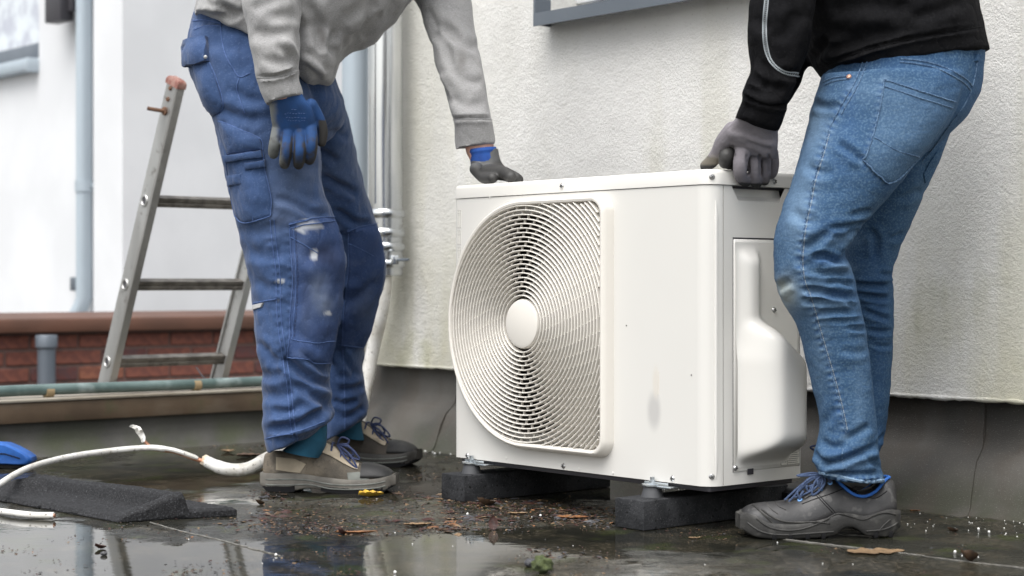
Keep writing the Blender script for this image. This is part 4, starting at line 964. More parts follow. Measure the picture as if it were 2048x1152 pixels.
tor1 = [(392, 33, 652, 150, 4.24, .19), (396, 14, 688, 116, 4.23, .20), (401, -12, 738, 86, 4.22, .21), (410, -50, 788, 42, 4.22, .215), (432, -105, 828, -6, 4.22, .22), (480, -180, 880, -90, 4.22, .225), (560, -265, 920, -190, 4.22, .215), (660, -335, 930, -280, 4.22, .17), (745, -385, 880, -345, 4.22, .075)]
lump1 = [(60, 560, 705, 4.17, .13), (110, 575, 682, 4.16, .13), (140, 590, 674, 4.15, .12), (156, 604, 670, 4.15, .105), (168, 618, 660, 4.15, .085)]
back1 = [(0, 402, 560, 4.2, .17), (30, 394, 545, 4.2, .175), (392, 34, 520, 58, 4.2, .165)]
arm1 = [(-230, 600, 780, 4.12, .10), (-150, 520, 680, 4.06, .092), (-80, 488, 622, 4.02, .075), (0, 480, 602, 3.99, .066), (50, 489, 599, 3.98, .062), (100, 501, 598, 3.975, .058), (128, 508, 599, 3.97, .055), (150, 512, 600, 3.97, .052)]
cuff1 = [(512, 150, 596, 140, 3.97, .046), (514, 160, 598, 150, 3.97, .047), (522, 186, 603, 172, 3.97, .046), (532, 212, 607, 192, 3.97, .043)]
arm1f = [(-180, 770, 930, 4.38, .10), (-100, 800, 944, 4.36, .09), (-40, 818, 945, 4.33, .078), (0, 831, 946, 4.3, .072), (50, 849, 951, 4.27, .068), (100, 862, 960, 4.24, .064), (150, 874, 969, 4.21, .06), (200, 891, 978, 4.19, .056), (238, 902, 985, 4.17, .053)]
cuff1f = [(902, 236, 984, 232, 4.17, .046), (904, 250, 986, 244, 4.17, .048), (905, 276, 989, 268, 4.17, .047), (908, 303, 992, 288, 4.17, .045)]
hd1 = fused('sweatshirt', [limb(tor1), limb(lump1), limb(back1), limb(arm1), limb(cuff1, 6), limb(arm1f), limb(cuff1f, 6)], .0052, 4)
crease(hd1, [([(560, 80), (585, 100), (600, 128)], 8, 6, .3), ([(515, 155), (555, 152), (598, 138)], 4, -5, .8), ([(550, 85), (580, 112), (600, 128)], 9, -3), ([(520, 115), (550, 125), (590, 120)], 10, -4), ([(500, 60), (540, 70), (595, 55)], 14, -5), ([(530, 25), (570, 35), (600, 30)], 12, -4),
    ([(500, 20), (530, 8), (560, 0)], 12, -4)], dmax=4.02)
crease(hd1, [([(615, 0), (632, 40), (640, 80), (648, 110)], 12, -8), ([(700, 92), (722, 70), (740, 30), (752, -5)], 9, -8), ([(725, 84), (745, 55), (765, 20)], 9, -7), ([(668, 112), (664, 90), (670, 60)], 8, -7), ([(604, 128), (630, 150), (645, 165)], 9, -7, .7), ([(604, 100), (640, 120), (662, 150)], 10, -5),
    ([(770, 45), (785, 15), (795, -15)], 8, -5), ([(680, 40), (720, 20), (760, -20)], 14, -4)], dmin=3.98, dmax=4.3)
crease(hd1, [([(402, 0), (440, 20), (480, 40)], 10, -5), ([(430, 0), (460, 22), (490, 28)], 9, -6)], dmin=3.99)
crease(hd1, [([(903, 238), (940, 236), (986, 236)], 4, -5, .8), ([(860, 60), (890, 90), (905, 140)], 9, -6), ([(880, 40), (920, 80), (962, 100)], 10, -6), ([(868, 150), (880, 180), (892, 205)], 7, -8), ([(900, 130), (930, 160), (968, 165)], 10, -4), ([(900, 190), (930, 210), (975, 205)], 10, -4), ([(850, 10), (880, 60), (930, 80)], 12, -5)], dmin=4.05, dmax=4.32)
rumple(hd1, .011, 10, 13, (1, 1, .8), 3); rumple(hd1, .0045, 30, 19, (1, 1, .8), 2); rumple(hd1, -.009, 12, 71, (1, 1, .8), 2, True)
sh1 = Surf(hd1); sd_, _ = blobs(hd1, [(924, 120, 10, 22, .8), (640, 62, 8, 10, .9), (646, 78, 6, 10, .7), (930, 240, 14, 5, .5), (610, 20, 20, 40, .2), (560, 60, 20, 30, .12)], 50, 3)
vattr(hd1, 'stain', sd_); hdo1 = put('sweatshirt', hd1, mHood, man1)
for L, r in (([(513, 155), (535, 156), (560, 153), (597, 141)], .0018), ([(903, 240), (940, 238), (986, 239)], .0018)): obj('cuff_seam', sh1.line(L, r, .0002), mHood, hdo1)

def hand(name, palm, fingers, voxel=.0024, smooth=3):
    return fused(name, [limb(palm, 6, sq=.8)] + [capsule([P(*q[:3]) for q in fg], [q[3] for q in fg], 14) for fg in fingers], voxel, smooth)
g1_ = hand('glove', [(540, 186, 600, 178, 3.97, .024), (538, 202, 608, 194, 3.972, .023), (540, 222, 622, 214, 3.978, .020), (543, 244, 630, 238, 3.99, .018), (547, 262, 630, 256, 4.0, .0165), (552, 272, 626, 266, 4.005, .014)],
    [[(557, 254, 4.0, .0150), (550, 284, 3.992, .0135), (547, 302, 4.004, .0128), (547, 308, 4.012, .0118)], [(577, 258, 4.0, .0150), (573, 296, 3.982, .0142), (570, 320, 3.994, .0134), (569, 328, 4.005, .0122)],
     [(600, 258, 4.0, .0150), (600, 297, 3.982, .0142), (598, 320, 3.994, .0134), (597, 329, 4.005, .0122)], [(621, 252, 4.0, .0150), (624, 286, 3.986, .0138), (622, 310, 3.998, .0130), (619, 320, 4.008, .0118)],
     [(622, 210, 3.995, .015), (638, 238, 4.012, .0135), (645, 262, 4.02, .0125), (643, 284, 4.025, .0115)]], .0021, 2)
V_, N_ = getVN(g1_); px_, py_ = proj(V_); nzg = fbm(V_ * 70, 4, 3)
coat = sstep(296, 330, py_ + (nzg - .5) * 34) + sstep(.15, .5, -(N_ * np.array([0, -1, 0])).sum(1) + .55 - .0 * py_) * 0 + (sstep(.55, .8, np.abs(N_[:, 0])) * sstep(262, 285, py_)) * .9  # fingertip coating; finger sides darkened too, painting the shade between fingers
lef = sstep(10, -6, px_ - (540 + (py_ - 190) * .14) - 4 + (nzg - .5) * 14) * sstep(186, 200, py_)
vattr(g1_, 'coat', np.maximum(coat, sstep(634, 640, px_) * (py_ > 240))); vattr(g1_, 'edge', lef * .9); vattr(g1_, 'grime', sstep(.42, .72, nzg) * .75 * sstep(225, 290, py_))
sg = Surf(g1_); glo1 = put('glove', g1_, mGloveBlue, man1)
mPrint = mat('faded_print', (.09, .15, .33), rough=.9)
pr = []
for yy, x0_, x1_ in ((219, 583, 596), (227, 569, 612), (235, 572, 614), (241, 576, 612)):
    x = x0_
    while x < x1_ - 3:
        w = random.uniform(2, 5); pr.append(sg.line([(x, yy + random.uniform(-1, 1)), (x + w, yy + random.uniform(-1.5, 1.5))], .0006 if yy < 240 else .0004, .0002, 2)); x += w + random.uniform(1.5, 3)
obj('print', join(*pr), mPrint, glo1)['kind'] = 'stuff'
# far hand on the lid
LTOP = UZ + UH
def on_lid(px, lx_y, r): 
    """point resting on the lid at that pixel column, y metres behind the front edge"""
    o = Vector((CX, CY, 0)) + Vv * lx_y; n = Vv; rr = ray(px, 0); t = n.dot(o) / (n.x * rr.x + n.y * rr.y); p = rr * t; return Vector((p.x, p.y, LTOP + r))
wr = P(962, 318, 4.165)
h0 = on_lid(975, .085, .030); h1 = on_lid(1000, .07, .020)
fl_ = [limb([(940, 300, 996, 297, 4.168, .030), (941, 316, 999, 312, 4.166, .031), (942, 332, 1004, 326, 4.162, .031), (946, 350, 1016, 338, 4.155, .029)], 6, sq=.85)]
tips = [(1022, .03), (1032, .07), (1036, .11), (1030, .145)]
for i, (tx, ty) in enumerate(tips):
    r = .0145 - .001 * (i == 3); b = P(974 + i * 7, 344, 4.10 + .03 * i); m = on_lid(1006 + i * 5, ty * .9 + .012, r + .012); e = on_lid(tx, ty, r)
    fl_.append(capsule([b, m, e], [r + .004, r + .001, r - .001], 14))
fl_.append(capsule([P(952, 338, 4.13), on_lid(968, .035, .018), on_lid(985, .015, .013)], [.016, .0145, .0125], 14))
g1f = fused('glove', fl_, .0026, 3); V_, N_ = getVN(g1f); px_, py_ = proj(V_); vattr(g1f, 'edge', sstep(338, 325, py_ + .25 * (px_ - 960) + (fbm(V_ * 60, 3, 3) - .5) * 10) * .9)
glo1f = put('glove', g1f, mGloveDark, man1)
cu = limb([(936, 300, 992, 294, 4.168, .034), (936, 306, 994, 300, 4.168, .036), (939, 312, 993, 306, 4.168, .0345), (941, 326, 998, 317, 4.167, .0345), (942, 336, 1001, 322, 4.166, .0335)], 4, sq=.9)
obj('glove_cuff', cu, mGloveCuff, glo1f)
# body under the clothes: one continuous skin surface with head and hands' wrists
def sl(rows, k): return limb(rows, 14, ga=k)
def body(pelv, tor, legs, arms, wrists, neck, head, hr, facing):
    return fused('body', [sl(pelv[:-2], .66), sl(tor, .78)] + [sl(l, .55) for l in legs] + [sl(a, .62) for a in arms] + [limb(w, 6) for w in wrists] + [tube(neck, [.062, .056, .06], 14)] +
        [xf(lathe([(.0001, -hr * 1.25), (hr * .45, -hr * 1.16), (hr * .62, -hr * .8), (hr * .80, -hr * .35), (hr * .93, .1 * hr), (hr * .95, .45 * hr), (hr * .75, .95 * hr), (hr * .4, 1.18 * hr), (.0001, 1.25 * hr)], 20), head),
         xf(capsule([Vector((hr * .9, 0, .1 * hr)), Vector((hr * 1.12, 0, -.22 * hr))], [.009, .015], 8), head)] +
        [xf(capsule([Vector((-.01, sg_ * hr * .92, .12 * hr)), Vector((-.005, sg_ * hr * .94, -.2 * hr))], [.014, .011], 8), head) for sg_ in (1, -1)], .009, 3)
wr1 = [(926, 278, 986, 276, 4.17, .030), (929, 292, 988, 288, 4.17, .030), (932, 306, 990, 300, 4.168, .029), (944, 330, 1000, 318, 4.166, .026)]
h1c = P(905, -470, 4.2); hm = Matrix.Translation(h1c) @ Matrix.Rotation(R(-20), 4, 'Z') @ Matrix.Rotation(R(55), 4, 'Y')
b1 = body(pel1, tor1, [near1[:-2], far1[:-2]], [arm1 + cuff1[-1:], arm1f], [wr1], [P(800, -350, 4.22), P(850, -400, 4.21), P(885, -440, 4.2)], hm, .105, 1)
bd1 = put('body', b1, mSkin, man1)
mHair = mat('brown_hair', (.05, .032, .02), (.035, .022, .014), 60, rough=.7, bump=.5, bscale=300)
obj('hair', xf(loft([[Vector((math.cos(a) * r * (1 if math.cos(a) < .3 else .93), math.sin(a) * r, z)) for a in [2 * math.pi * k / 20 for k in range(20)]] for r, z in ((.104, .015), (.108, .05), (.098, .09), (.06, .125), (.01, .137))]), hm), mHair, bd1)
# ================================================================= shoes
def shoe(parent, heel, toe, mats, prof, H=1., lab=None):
    """prof rows: t (0 heel .. 1 toe), sole underside, sole top, upper top, half width, top half width"""
    mU, mS = mats; d = toe - heel; L = d.length; ex = d.normalized(); ey = Vector((-ex.y, ex.x, 0)); M = Matrix(((ex.x, ey.x, 0, heel.x), (ex.y, ey.y, 0, heel.y), (0, 0, 1, 0), (0, 0, 0, 1)))
    S = spline(prof, .02); rings = []
    for t, zb, zs, zt, hw, tw in S:
        zs0 = zs - .010; r = []
        for k in range(21):
            a = math.pi * k / 20; s, c = math.sin(a), math.cos(a); f_ = abs(s) ** 1.3
            w = hw + (tw - hw) * f_; r.append(Vector((t * L, w * math.copysign(abs(c) ** .62, c), zs0 + max(.004, zt - zs0) * abs(s) ** .72)))
        rings.append(r)
    up = xf(loft(rings), M)
    sr = []
    S2 = [S[0]] + [r for r in S]
    for i, (t, zb, zs, zt, hw, tw) in enumerate(S):
        e = .0055; w = hw + e; x = t * L + (-e if i == 0 else e if i == len(S) - 1 else 0)
        pr = [(-w * .93, zb), (-w * .985, zb + .003), (-w, zb + (zs - zb) * .35), (-w * 1.01, zb + (zs - zb) * .7), (-w * .985, zs - .002), (-w * .95, zs), (w * .95, zs), (w * .985, zs - .002), (w * 1.01, zb + (zs - zb) * .7), (w, zb + (zs - zb) * .35), (w * .985, zb + .003), (w * .93, zb)]
        sr.append([Vector((x, a, b)) for a, b in pr])
    root = obj('shoe', up, mU, parent, sharp=0)
    so = obj('sole', xf(loft(sr), M), mS, root, sharp=50)
    return root, so, M, S, L
def zprof(S, t, i): return float(np.interp(t, S[:, 0], S[:, i]))

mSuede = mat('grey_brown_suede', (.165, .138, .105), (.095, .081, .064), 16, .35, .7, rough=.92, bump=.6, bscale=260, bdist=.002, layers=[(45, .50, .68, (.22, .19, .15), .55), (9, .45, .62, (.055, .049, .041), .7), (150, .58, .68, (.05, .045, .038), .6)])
mSuedeShade = mat('shaded_suede', (.060, .050, .040), (.036, .031, .026), 16, .35, .7, rough=.8, bump=.6, bscale=260, bdist=.002)  # darker suede copy, shade painted into the rear shoe
mSoleShade = mat('shaded_sole', (.045, .042, .038), (.03, .028, .026), 25, rough=.6)  # darker sole copy, the rear shoe's shade put into its colour
mSuedeTan = mat('pale_tan_suede', (.42, .355, .27), (.30, .255, .19), 20, rough=.92, bump=.3, bscale=500, layers=[(25, .55, .7, (.13, .115, .09), .6)])
mToe = mat('scuffed_black_toe', (.014, .014, .015), (.03, .03, .029), 25, .45, .75, rough=.6, bump=.25, bscale=300)
mGreyPatch = mat('grey_side_patch', (.17, .18, .165), (.12, .125, .115), 40, rough=.9)
mSole1 = mat('grey_brown_sole', (.150, .140, .122), (.095, .088, .078), 25, rough=.75, bump=.2, bscale=200)
mSoleBlk = mat('black_rubber_sole', (.010, .010, .011), rough=.85, spec=.15)
mLeather = mat('worn_grey_black_leather', (.026, .0255, .027), (.016, .016, .017), 9, .3, .7, rough=.42, spec=.5, bump=.28, bscale=240, bdist=.0015, rough2=.58,
    layers=[(12, .52, .72, (.075, .073, .074), .6), (60, .60, .72, (.11, .107, .103), .5)])
mSole2 = mat('scuffed_grey_sole', (.032, .031, .029), (.020, .0195, .019), 20, rough=.62, bump=.3, bscale=180, layers=[(35, .50, .68, (.085, .082, .076), .7)])
mDarkBoot = mat('dark_boot_leather', (.026, .025, .026), (.018, .018, .018), 12, rough=.45)
mLining = mat('blue_lining', (.020, .115, .42), rough=.75)
mEyelet = mat('blue_eyelet', (.16, .33, .62), rough=.4)
mLaceB = mat('blue_grey_lace', (.055, .085, .16), (.03, .05, .11), 300, rough=.85)

def bow(surf, knot, k, size, m, parent, view=Vector((0, -1, 0)), r=.0022):
    """a tied bow: two loops and two loose ends from the knot point"""
    c = Vector(knot); out = []
    for (dx, dz, w, dy) in k:
        e = c + Vector((dx, -.012 + dy, dz)); perp = Vector((-dz, 0, dx)).normalized() * w
        out.append(tube([Vector(q) for q in spline([c, (c + e) / 2 + perp + Vector((0, -.006, .004)), e, (c + e) / 2 - perp + Vector((0, -.003, .002)), c], .006)], r, 6))
    return join(*out)
# --- brown shoes of the man on the left
def brown(heel, toe, near):
    pr = [(0, .016, .046, .088, .028, .020), (.03, .006, .045, .094, .033, .022), (.10, .003, .045, .096, .038, .026), (.22, .003, .046, .092, .040, .030), (.34, .010, .044, .104, .040, .029), (.42, .010, .040, .122, .0415, .024), (.52, .004, .037, .110, .044, .024),
          (.62, .002, .034, .088, .047, .026), (.72, .001, .033, .070, .049, .032), (.82, .001, .034, .066, .0475, .038), (.90, .003, .037, .060, .043, .036), (.96, .010, .041, .051, .034, .028), (1., .020, .044, .040, .018, .014)]
    root, so, M, S, L = shoe(man1, heel, toe, (mSuede if near else mSuedeShade, mSole1 if near else mSoleShade), pr)
    w = lambda x, y, z: M @ Vector((x * L, y, z))
    # black toe cap and outsole, tan lace facing
    S_ = np.array(S); rings = []
    for t in np.linspace(.76, .985, 12):
        zs, zt, hw, tw = (zprof(S_, t, i) for i in (2, 3, 4, 5)); r = []
        for k in range(17):
            a = math.pi * (.06 + .88 * k / 16); s, c = math.sin(a), math.cos(a); f_ = abs(s) ** 1.3; ww = hw + (tw - hw) * f_
            r.append(w(t + .010 * (1 - abs(c)) * (t < .77) * -1, (ww * 1.035 + .001) * math.copysign(abs(c) ** .62, c), zs - .010 + (zt - zs + .0125) * abs(s) ** .72))
        rings.append(r)
    obj('toe_cap', loft(rings, caps=False), mToe, root, sharp=0)
    out = []
    for (a, b) in ((-.015, .26), (.46, 1.012)):
        rr = []
        for t in np.linspace(a, b, 14):
            tt = min(max(t, 0), 1); hw = zprof(S_, tt, 4) + .0045; zb = zprof(S_, tt, 1); hw *= 1.02 if 0 < t < 1 else .8
            rr.append([w(t, -hw, max(.0, zb - .002)), w(t, -hw, zb + (.012 if t < .9 else .026)), w(t, hw, zb + (.012 if t < .9 else .026)), w(t, hw, max(.0, zb - .002))])
        out.append(loft(rr))
    obj('outsole', join(*out), mSoleBlk, root)
    rr = []
    for side_ in (-1, 1):
        rg = []
        for t in np.linspace(.405, .735, 14):
            zs, zt, hw, tw = (zprof(S_, t, i) for i in (2, 3, 4, 5)); q = []
            for a in (np.linspace(.22, .43, 7) if side_ == -1 else np.linspace(.57, .78, 7)):
                a = math.pi * (1 - a); s, c = math.sin(a), math.cos(a); f_ = abs(s) ** 1.3; ww = hw + (tw - hw) * f_
                q.append(w(t, (ww * 1.05 + .002) * math.copysign(abs(c) ** .62, c), zs - .010 + (zt - zs + .0118) * abs(s) ** .72))
            rg.append(q)
        n_ = len(rg[0]); v_ = [p for r in rg for p in r]; f_ = [(i * n_ + k, i * n_ + k + 1, (i + 1) * n_ + k + 1, (i + 1) * n_ + k) for i in range(len(rg) - 1) for k in range(n_ - 1)]
        rr.append((v_, f_))
    obj('lace_facing', join(*rr), mSuedeTan, root)
    # heel quarter panel, sole grooves
    ln = []
    for zf, r_ in ((.30, .0016), (.62, .0016)):
        ln.append(tube([w(t, -(zprof(S_, t, 4) + .0060), zprof(S_, t, 1) + (zprof(S_, t, 2) - zprof(S_, t, 1)) * (zf + .06 * math.sin(t * 9))) for t in np.linspace(.03, .95, 40)], r_, 5))
    obj('sole_ridge', join(*ln), mGreyPatch, root)
    lc = []
    for i in range(4):
        t = .45 + .07 * i; zt = zprof(S_, t, 3); tw = zprof(S_, t, 5)
        lc.append(tube([w(t + .004, -tw * .95, zt - .012), w(t + .004, -tw * .5, zt + .004), w(t, 0, zt + .007), w(t + .004, tw * .5, zt + .004)], .0026, 6))
    kn = w(.56, -.008, zprof(S_, .56, 3) + .010)
    lc.append(bow(None, kn, [(.040, -.022, .010, 0), (.055, -.032, .009, -.01), (.030, .012, .010, .0), (.05, -.052, .006, -.02)], 1, None, None, r=.0024))
    obj('laces', join(*lc), mNavy, root)
    return root, M, L, S_
hl, to = G(540, 973), G(793, 979)
r1, M1_, L1_, S1_ = brown(Vector((hl.x, 4.235, 0)), Vector((to.x, 4.20, 0)), True)
ss = Surf(r1.data); ss.V = [WM[r1.name] @ v for v in ss.V]; ss.t = BVHTree.FromPolygons(ss.V, ss.F)
obj('side_patch', ss.patch([(694, 946), (718, 944), (738, 955), (738, 962), (720, 970), (698, 970)], .002, 6), mGreyPatch, r1)
obj('heel_panel', ss.patch([(552, 914), (590, 918), (612, 928), (600, 946), (580, 944), (552, 940)], .0016, 6), mSuedeTan, r1)
h2, t2 = P(640, 925, 4.86), P(838, 925, 4.86)
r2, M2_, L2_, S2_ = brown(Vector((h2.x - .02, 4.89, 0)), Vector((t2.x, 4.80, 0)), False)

# ================================================================= the man in jeans
man2 = thing('person', 'person in black sweatshirt and blue jeans gripping the plain end of the unit', 'person', G(1640, 1060))
pel2 = [(90, 1655, 1962, 3.62, .165), (120, 1650, 1962, 3.62, .17), (160, 1644, 1958, 3.62, .175), (200, 1630, 1948, 3.62, .178), (240, 1620, 1925, 3.62, .17), (285, 1640, 1880, 3.62, .12), (315, 1690, 1840, 3.62, .05)]
near2 = [(150, 1646, 1930, 3.52, .11), (200, 1628, 1916, 3.51, .12), (250, 1616, 1893, 3.50, .118), (300, 1602, 1854, 3.48, .112), (350, 1586, 1812, 3.47, .106), (390, 1573, 1780, 3.465, .1), (420, 1562, 1752, 3.46, .096), (450, 1553, 1726, 3.455, .092),
    (480, 1547, 1702, 3.45, .086), (510, 1545, 1690, 3.45, .083), (535, 1546, 1700, 3.45, .083), (560, 1549, 1710, 3.45, .082), (590, 1560, 1716, 3.45, .08), (620, 1576, 1722, 3.455, .078), (650, 1594, 1730, 3.46, .076), (700, 1608, 1738, 3.465, .075),
    (760, 1620, 1745, 3.47, .072), (820, 1635, 1751, 3.47, .068), (860, 1638, 1753, 3.47, .066), (890, 1632, 1755, 3.47, .066), (912, 1626, 1757, 3.47, .067), (1630, 930, 1760, 934, 3.47, .067), (1638, 948, 1768, 948, 3.47, .066), (1648, 955, 1771, 966, 3.47, .064)]
far2 = [(230, 1760, 1915, 3.74, .10), (300, 1750, 1886, 3.75, .102), (350, 1738, 1862, 3.76, .1), (400, 1718, 1840, 3.78, .096), (450, 1700, 1820, 3.8, .092), (490, 1690, 1801, 3.81, .086), (530, 1682, 1786, 3.82, .082), (556, 1680, 1782, 3.82, .08), (580, 1682, 1784, 3.83, .08),
    (640, 1688, 1784, 3.84, .076), (720, 1690, 1782, 3.86, .073), (800, 1688, 1778, 3.87, .07), (850, 1684, 1772, 3.88, .068), (882, 1680, 1764, 3.88, .067), (915, 1672, 1752, 3.88, .066)]
jn = fused('jeans', [limb(pel2), limb(near2), limb(far2)], .0046, 3)
fn = [([(1657, 455), (1696, 453), (1737, 446)], 6, -6), ([(1622, 517), (1647, 512), (1676, 521), (1692, 519)], 6.5, -9), ([(1605, 541), (1650, 546), (1700, 549)], 6, -5), ([(1650, 565), (1680, 563), (1711, 571)], 5.5, -7), ([(1600, 579), (1642, 583), (1676, 591), (1716, 594)], 6, -9),
    ([(1630, 628), (1676, 624), (1726, 623)], 5.5, -6), ([(1694, 655), (1735, 658)], 5, -5), ([(1552, 578), (1566, 570), (1580, 560)], 9, -5), ([(1686, 513), (1699, 500), (1714, 480)], 8, -14), ([(1604, 498), (1639, 478), (1657, 460)], 9, -6), ([(1672, 284), (1700, 302), (1730, 326)], 8, -7),
    ([(1626, 206), (1652, 213), (1680, 210)], 8, -5), ([(1634, 930), (1660, 926), (1690, 918), (1756, 890)], 7, -9, .9), ([(1688, 880), (1712, 868), (1742, 850)], 8, -6), ([(1668, 944), (1700, 948), (1762, 945)], 5.5, -7, .8), ([(1628, 905), (1640, 917), (1656, 925)], 6, -7), ([(1640, 880), (1665, 895), (1690, 890)], 8, -4),
    ([(1645, 850), (1658, 835), (1668, 815)], 9, -3), ([(1690, 600), (1706, 612), (1720, 612)], 5, -4), ([(1640, 540), (1670, 535), (1700, 538)], 5, 4, .3), ([(1590, 520), (1610, 530), (1640, 528)], 8, -4), ([(1700, 430), (1725, 425), (1745, 420)], 6, -4), ([(1690, 470), (1705, 462), (1722, 462)], 5, -5), ([(1680, 700), (1710, 705), (1738, 700)], 8, -2.5),
    ([(1600, 600), (1625, 604), (1650, 602)], 6, -4), ([(1655, 640), (1690, 642), (1728, 640)], 5, -3), ([(1760, 940), (1740, 920), (1720, 905)], 6, -4), ([(1610, 330), (1640, 345), (1670, 340)], 12, -4), ([(1580, 420), (1610, 440), (1640, 440)], 12, -4)]
ff = [([(1706, 568), (1740, 571), (1778, 573)], 5.5, -9), ([(1718, 586), (1745, 593), (1780, 599)], 5.5, -9), ([(1724, 620), (1750, 630), (1782, 640)], 5.5, -7), ([(1734, 660), (1760, 664), (1784, 663)], 5, -6), ([(1735, 460), (1752, 480), (1750, 520)], 8, -6), ([(1760, 545), (1775, 550), (1786, 548)], 5, -6), ([(1745, 690), (1765, 693), (1784, 692)], 5, -4),
    ([(1755, 885), (1765, 876), (1772, 868)], 5, -5), ([(1800, 400), (1825, 390), (1846, 380)], 8, -4), ([(1780, 480), (1795, 475), (1806, 465)], 6, -4)]
crease(jn, fn, dmax=3.62); crease(jn, ff, dmin=3.60)
rumple(jn, .007, 12, 33, (1, 1, .9), 3); rumple(jn, .002, 45, 39, (.8, .8, 1.6), 2); rumple(jn, -.003, 14, 81, (.8, .8, 1.4), 2, True)
SEAM_ = [(1701, 180), (1676, 224), (1655, 268), (1634, 340), (1619, 405), (1605, 478), (1604, 548), (1627, 622), (1645, 684), (1665, 752), (1684, 825), (1692, 870)]
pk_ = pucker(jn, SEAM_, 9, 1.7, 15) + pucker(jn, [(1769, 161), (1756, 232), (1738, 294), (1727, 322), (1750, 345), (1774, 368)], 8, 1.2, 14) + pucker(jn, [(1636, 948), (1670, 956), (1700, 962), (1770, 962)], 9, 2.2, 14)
sj = Surf(jn); V_, N_ = getVN(jn); px_, py_ = proj(V_); fr = N_[:, 1] < .25
fd, nzj = blobs(jn, [(1592, 420, 30, 90, .65), (1600, 600, 42, 40, .6), (1620, 300, 30, 90, .4), (1640, 700, 20, 120, .3), (1700, 480, 40, 14, .3), (1640, 240, 30, 50, .35), (1830, 215, 60, 40, .25), (1740, 180, 60, 30, .2), (1690, 535, 30, 10, .4), (1680, 610, 30, 8, .35), (1690, 930, 50, 20, .3), (1720, 780, 14, 90, .25), (1840, 400, 20, 60, .2)], 16)
dp_, _ = blobs(jn, [(1650, 520, 40, 12, .5), (1675, 590, 40, 9, .5), (1690, 300, 30, 60, .3), (1750, 560, 40, 90, .4), (1660, 460, 30, 20, .35), (1670, 830, 14, 80, .25), (1690, 905, 40, 10, .4), (1790, 330, 40, 50, .3), (1700, 200, 12, 60, .25), (1760, 700, 20, 120, .3)], 16, 7)
ds_, _ = blobs(jn, [(1575, 588, 18, 34, .85), (1560, 570, 10, 16, .5)], 40, 3)
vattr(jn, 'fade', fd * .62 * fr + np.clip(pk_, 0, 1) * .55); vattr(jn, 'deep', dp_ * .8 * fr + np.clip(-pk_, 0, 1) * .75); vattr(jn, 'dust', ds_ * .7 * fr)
jo = put('jeans', jn, mJeans, man2)
pk = obj('back_pocket', sj.patch([(1769, 161), (1815, 176), (1862, 190), (1908, 204), (1905, 216), (1884, 252), (1858, 288), (1834, 316), (1812, 340), (1796, 357), (1774, 366), (1750, 345), (1727, 322), (1738, 294), (1748, 264), (1756, 232), (1762, 204)], .0035, 8, .002), mJeans, jo)
pk.data.attributes.new('fade', 'FLOAT', 'POINT').data.foreach_set('value', np.full(len(pk.data.vertices), .12, np.float32))
pk2 = obj('back_pocket', sj.patch([(1884, 298), (1876, 325), (1862, 350), (1849, 366), (1846, 348), (1858, 324), (1872, 304)], .003, 6), mJeans, jo)
for L in ([(1769, 161), (1815, 176), (1862, 190), (1908, 204)], [(1769, 175), (1813, 189), (1860, 203), (1902, 216)], [(1769, 161), (1762, 204), (1756, 232), (1748, 264), (1738, 294), (1727, 322)], [(1727, 322), (1750, 345), (1774, 366)], [(1774, 366), (1796, 356), (1834, 315)], [(1749, 276), (1790, 300), (1836, 312)]):
    obj('pocket_seam', sj.line(L, .0017, .0042), mJeanSeam, jo)
side = [(1727, 122), (1716, 150), (1701, 180), (1687, 203), (1676, 224), (1664, 246), (1655, 268), (1645, 305), (1634, 340), (1626, 367), (1619, 405), (1611, 440), (1605, 478), (1602, 520), (1604, 548), (1609, 570), (1617, 590), (1627, 622), (1635, 650), (1645, 684), (1655, 718), (1665, 752), (1674, 785), (1684, 825), (1692, 866)]
obj('side_seam', sj.line(side, .0019, .0004), mJeanSeam, jo)
obj('stitching', sj.stitches([(x + 4, y) for x, y in side[6:]], .00055, .0005, 7, 1.5), mThread, jo)['kind'] = 'stuff'
obj('side_seam', sj.line([(1686, 898), (1684, 920), (1692, 940)], .0016, .0004), mJeanSeam, jo)
for L in ([(1800, 124), (1835, 128), (1870, 136), (1905, 152), (1930, 168), (1942, 182)], [(1800, 118), (1836, 121), (1873, 129), (1908, 144), (1934, 160), (1944, 172)], [(1942, 182), (1925, 215), (1900, 248), (1870, 290), (1845, 322)], [(1648, 164), (1668, 156), (1700, 152)], [(1650, 170), (1670, 162), (1700, 158)], [(1955, 110), (1950, 150), (1944, 175)], [(1735, 122), (1722, 156), (1708, 184), (1694, 208), (1683, 228)]):
    obj('seam', sj.line(L, .0017, .0005), mJeanSeam, jo)
obj('hem_seam', sj.line([(1640, 945), (1670, 951), (1700, 958), (1735, 963), (1770, 960)], .0034, .0002), mat('frayed_hem', (.24, .34, .46), (.10, .18, .29), 200, rough=.95), jo)
p, n = sj.hit(1698, 154); obj('rivet', lathe([(.0001, .004), (.004, .0035), (.0058, .001), (.0058, -.002)][::-1], 14, Matrix.Translation(p) @ n.to_track_quat('Z', 'Y').to_matrix().to_4x4()), mat('copper_rivet', (.62, .36, .27), rough=.35, metal=.7), jo)
obj('belt_loop', sj.patch([(1950, 106), (1957, 106), (1954, 124), (1948, 122)], .005, 4), mJeans, jo)

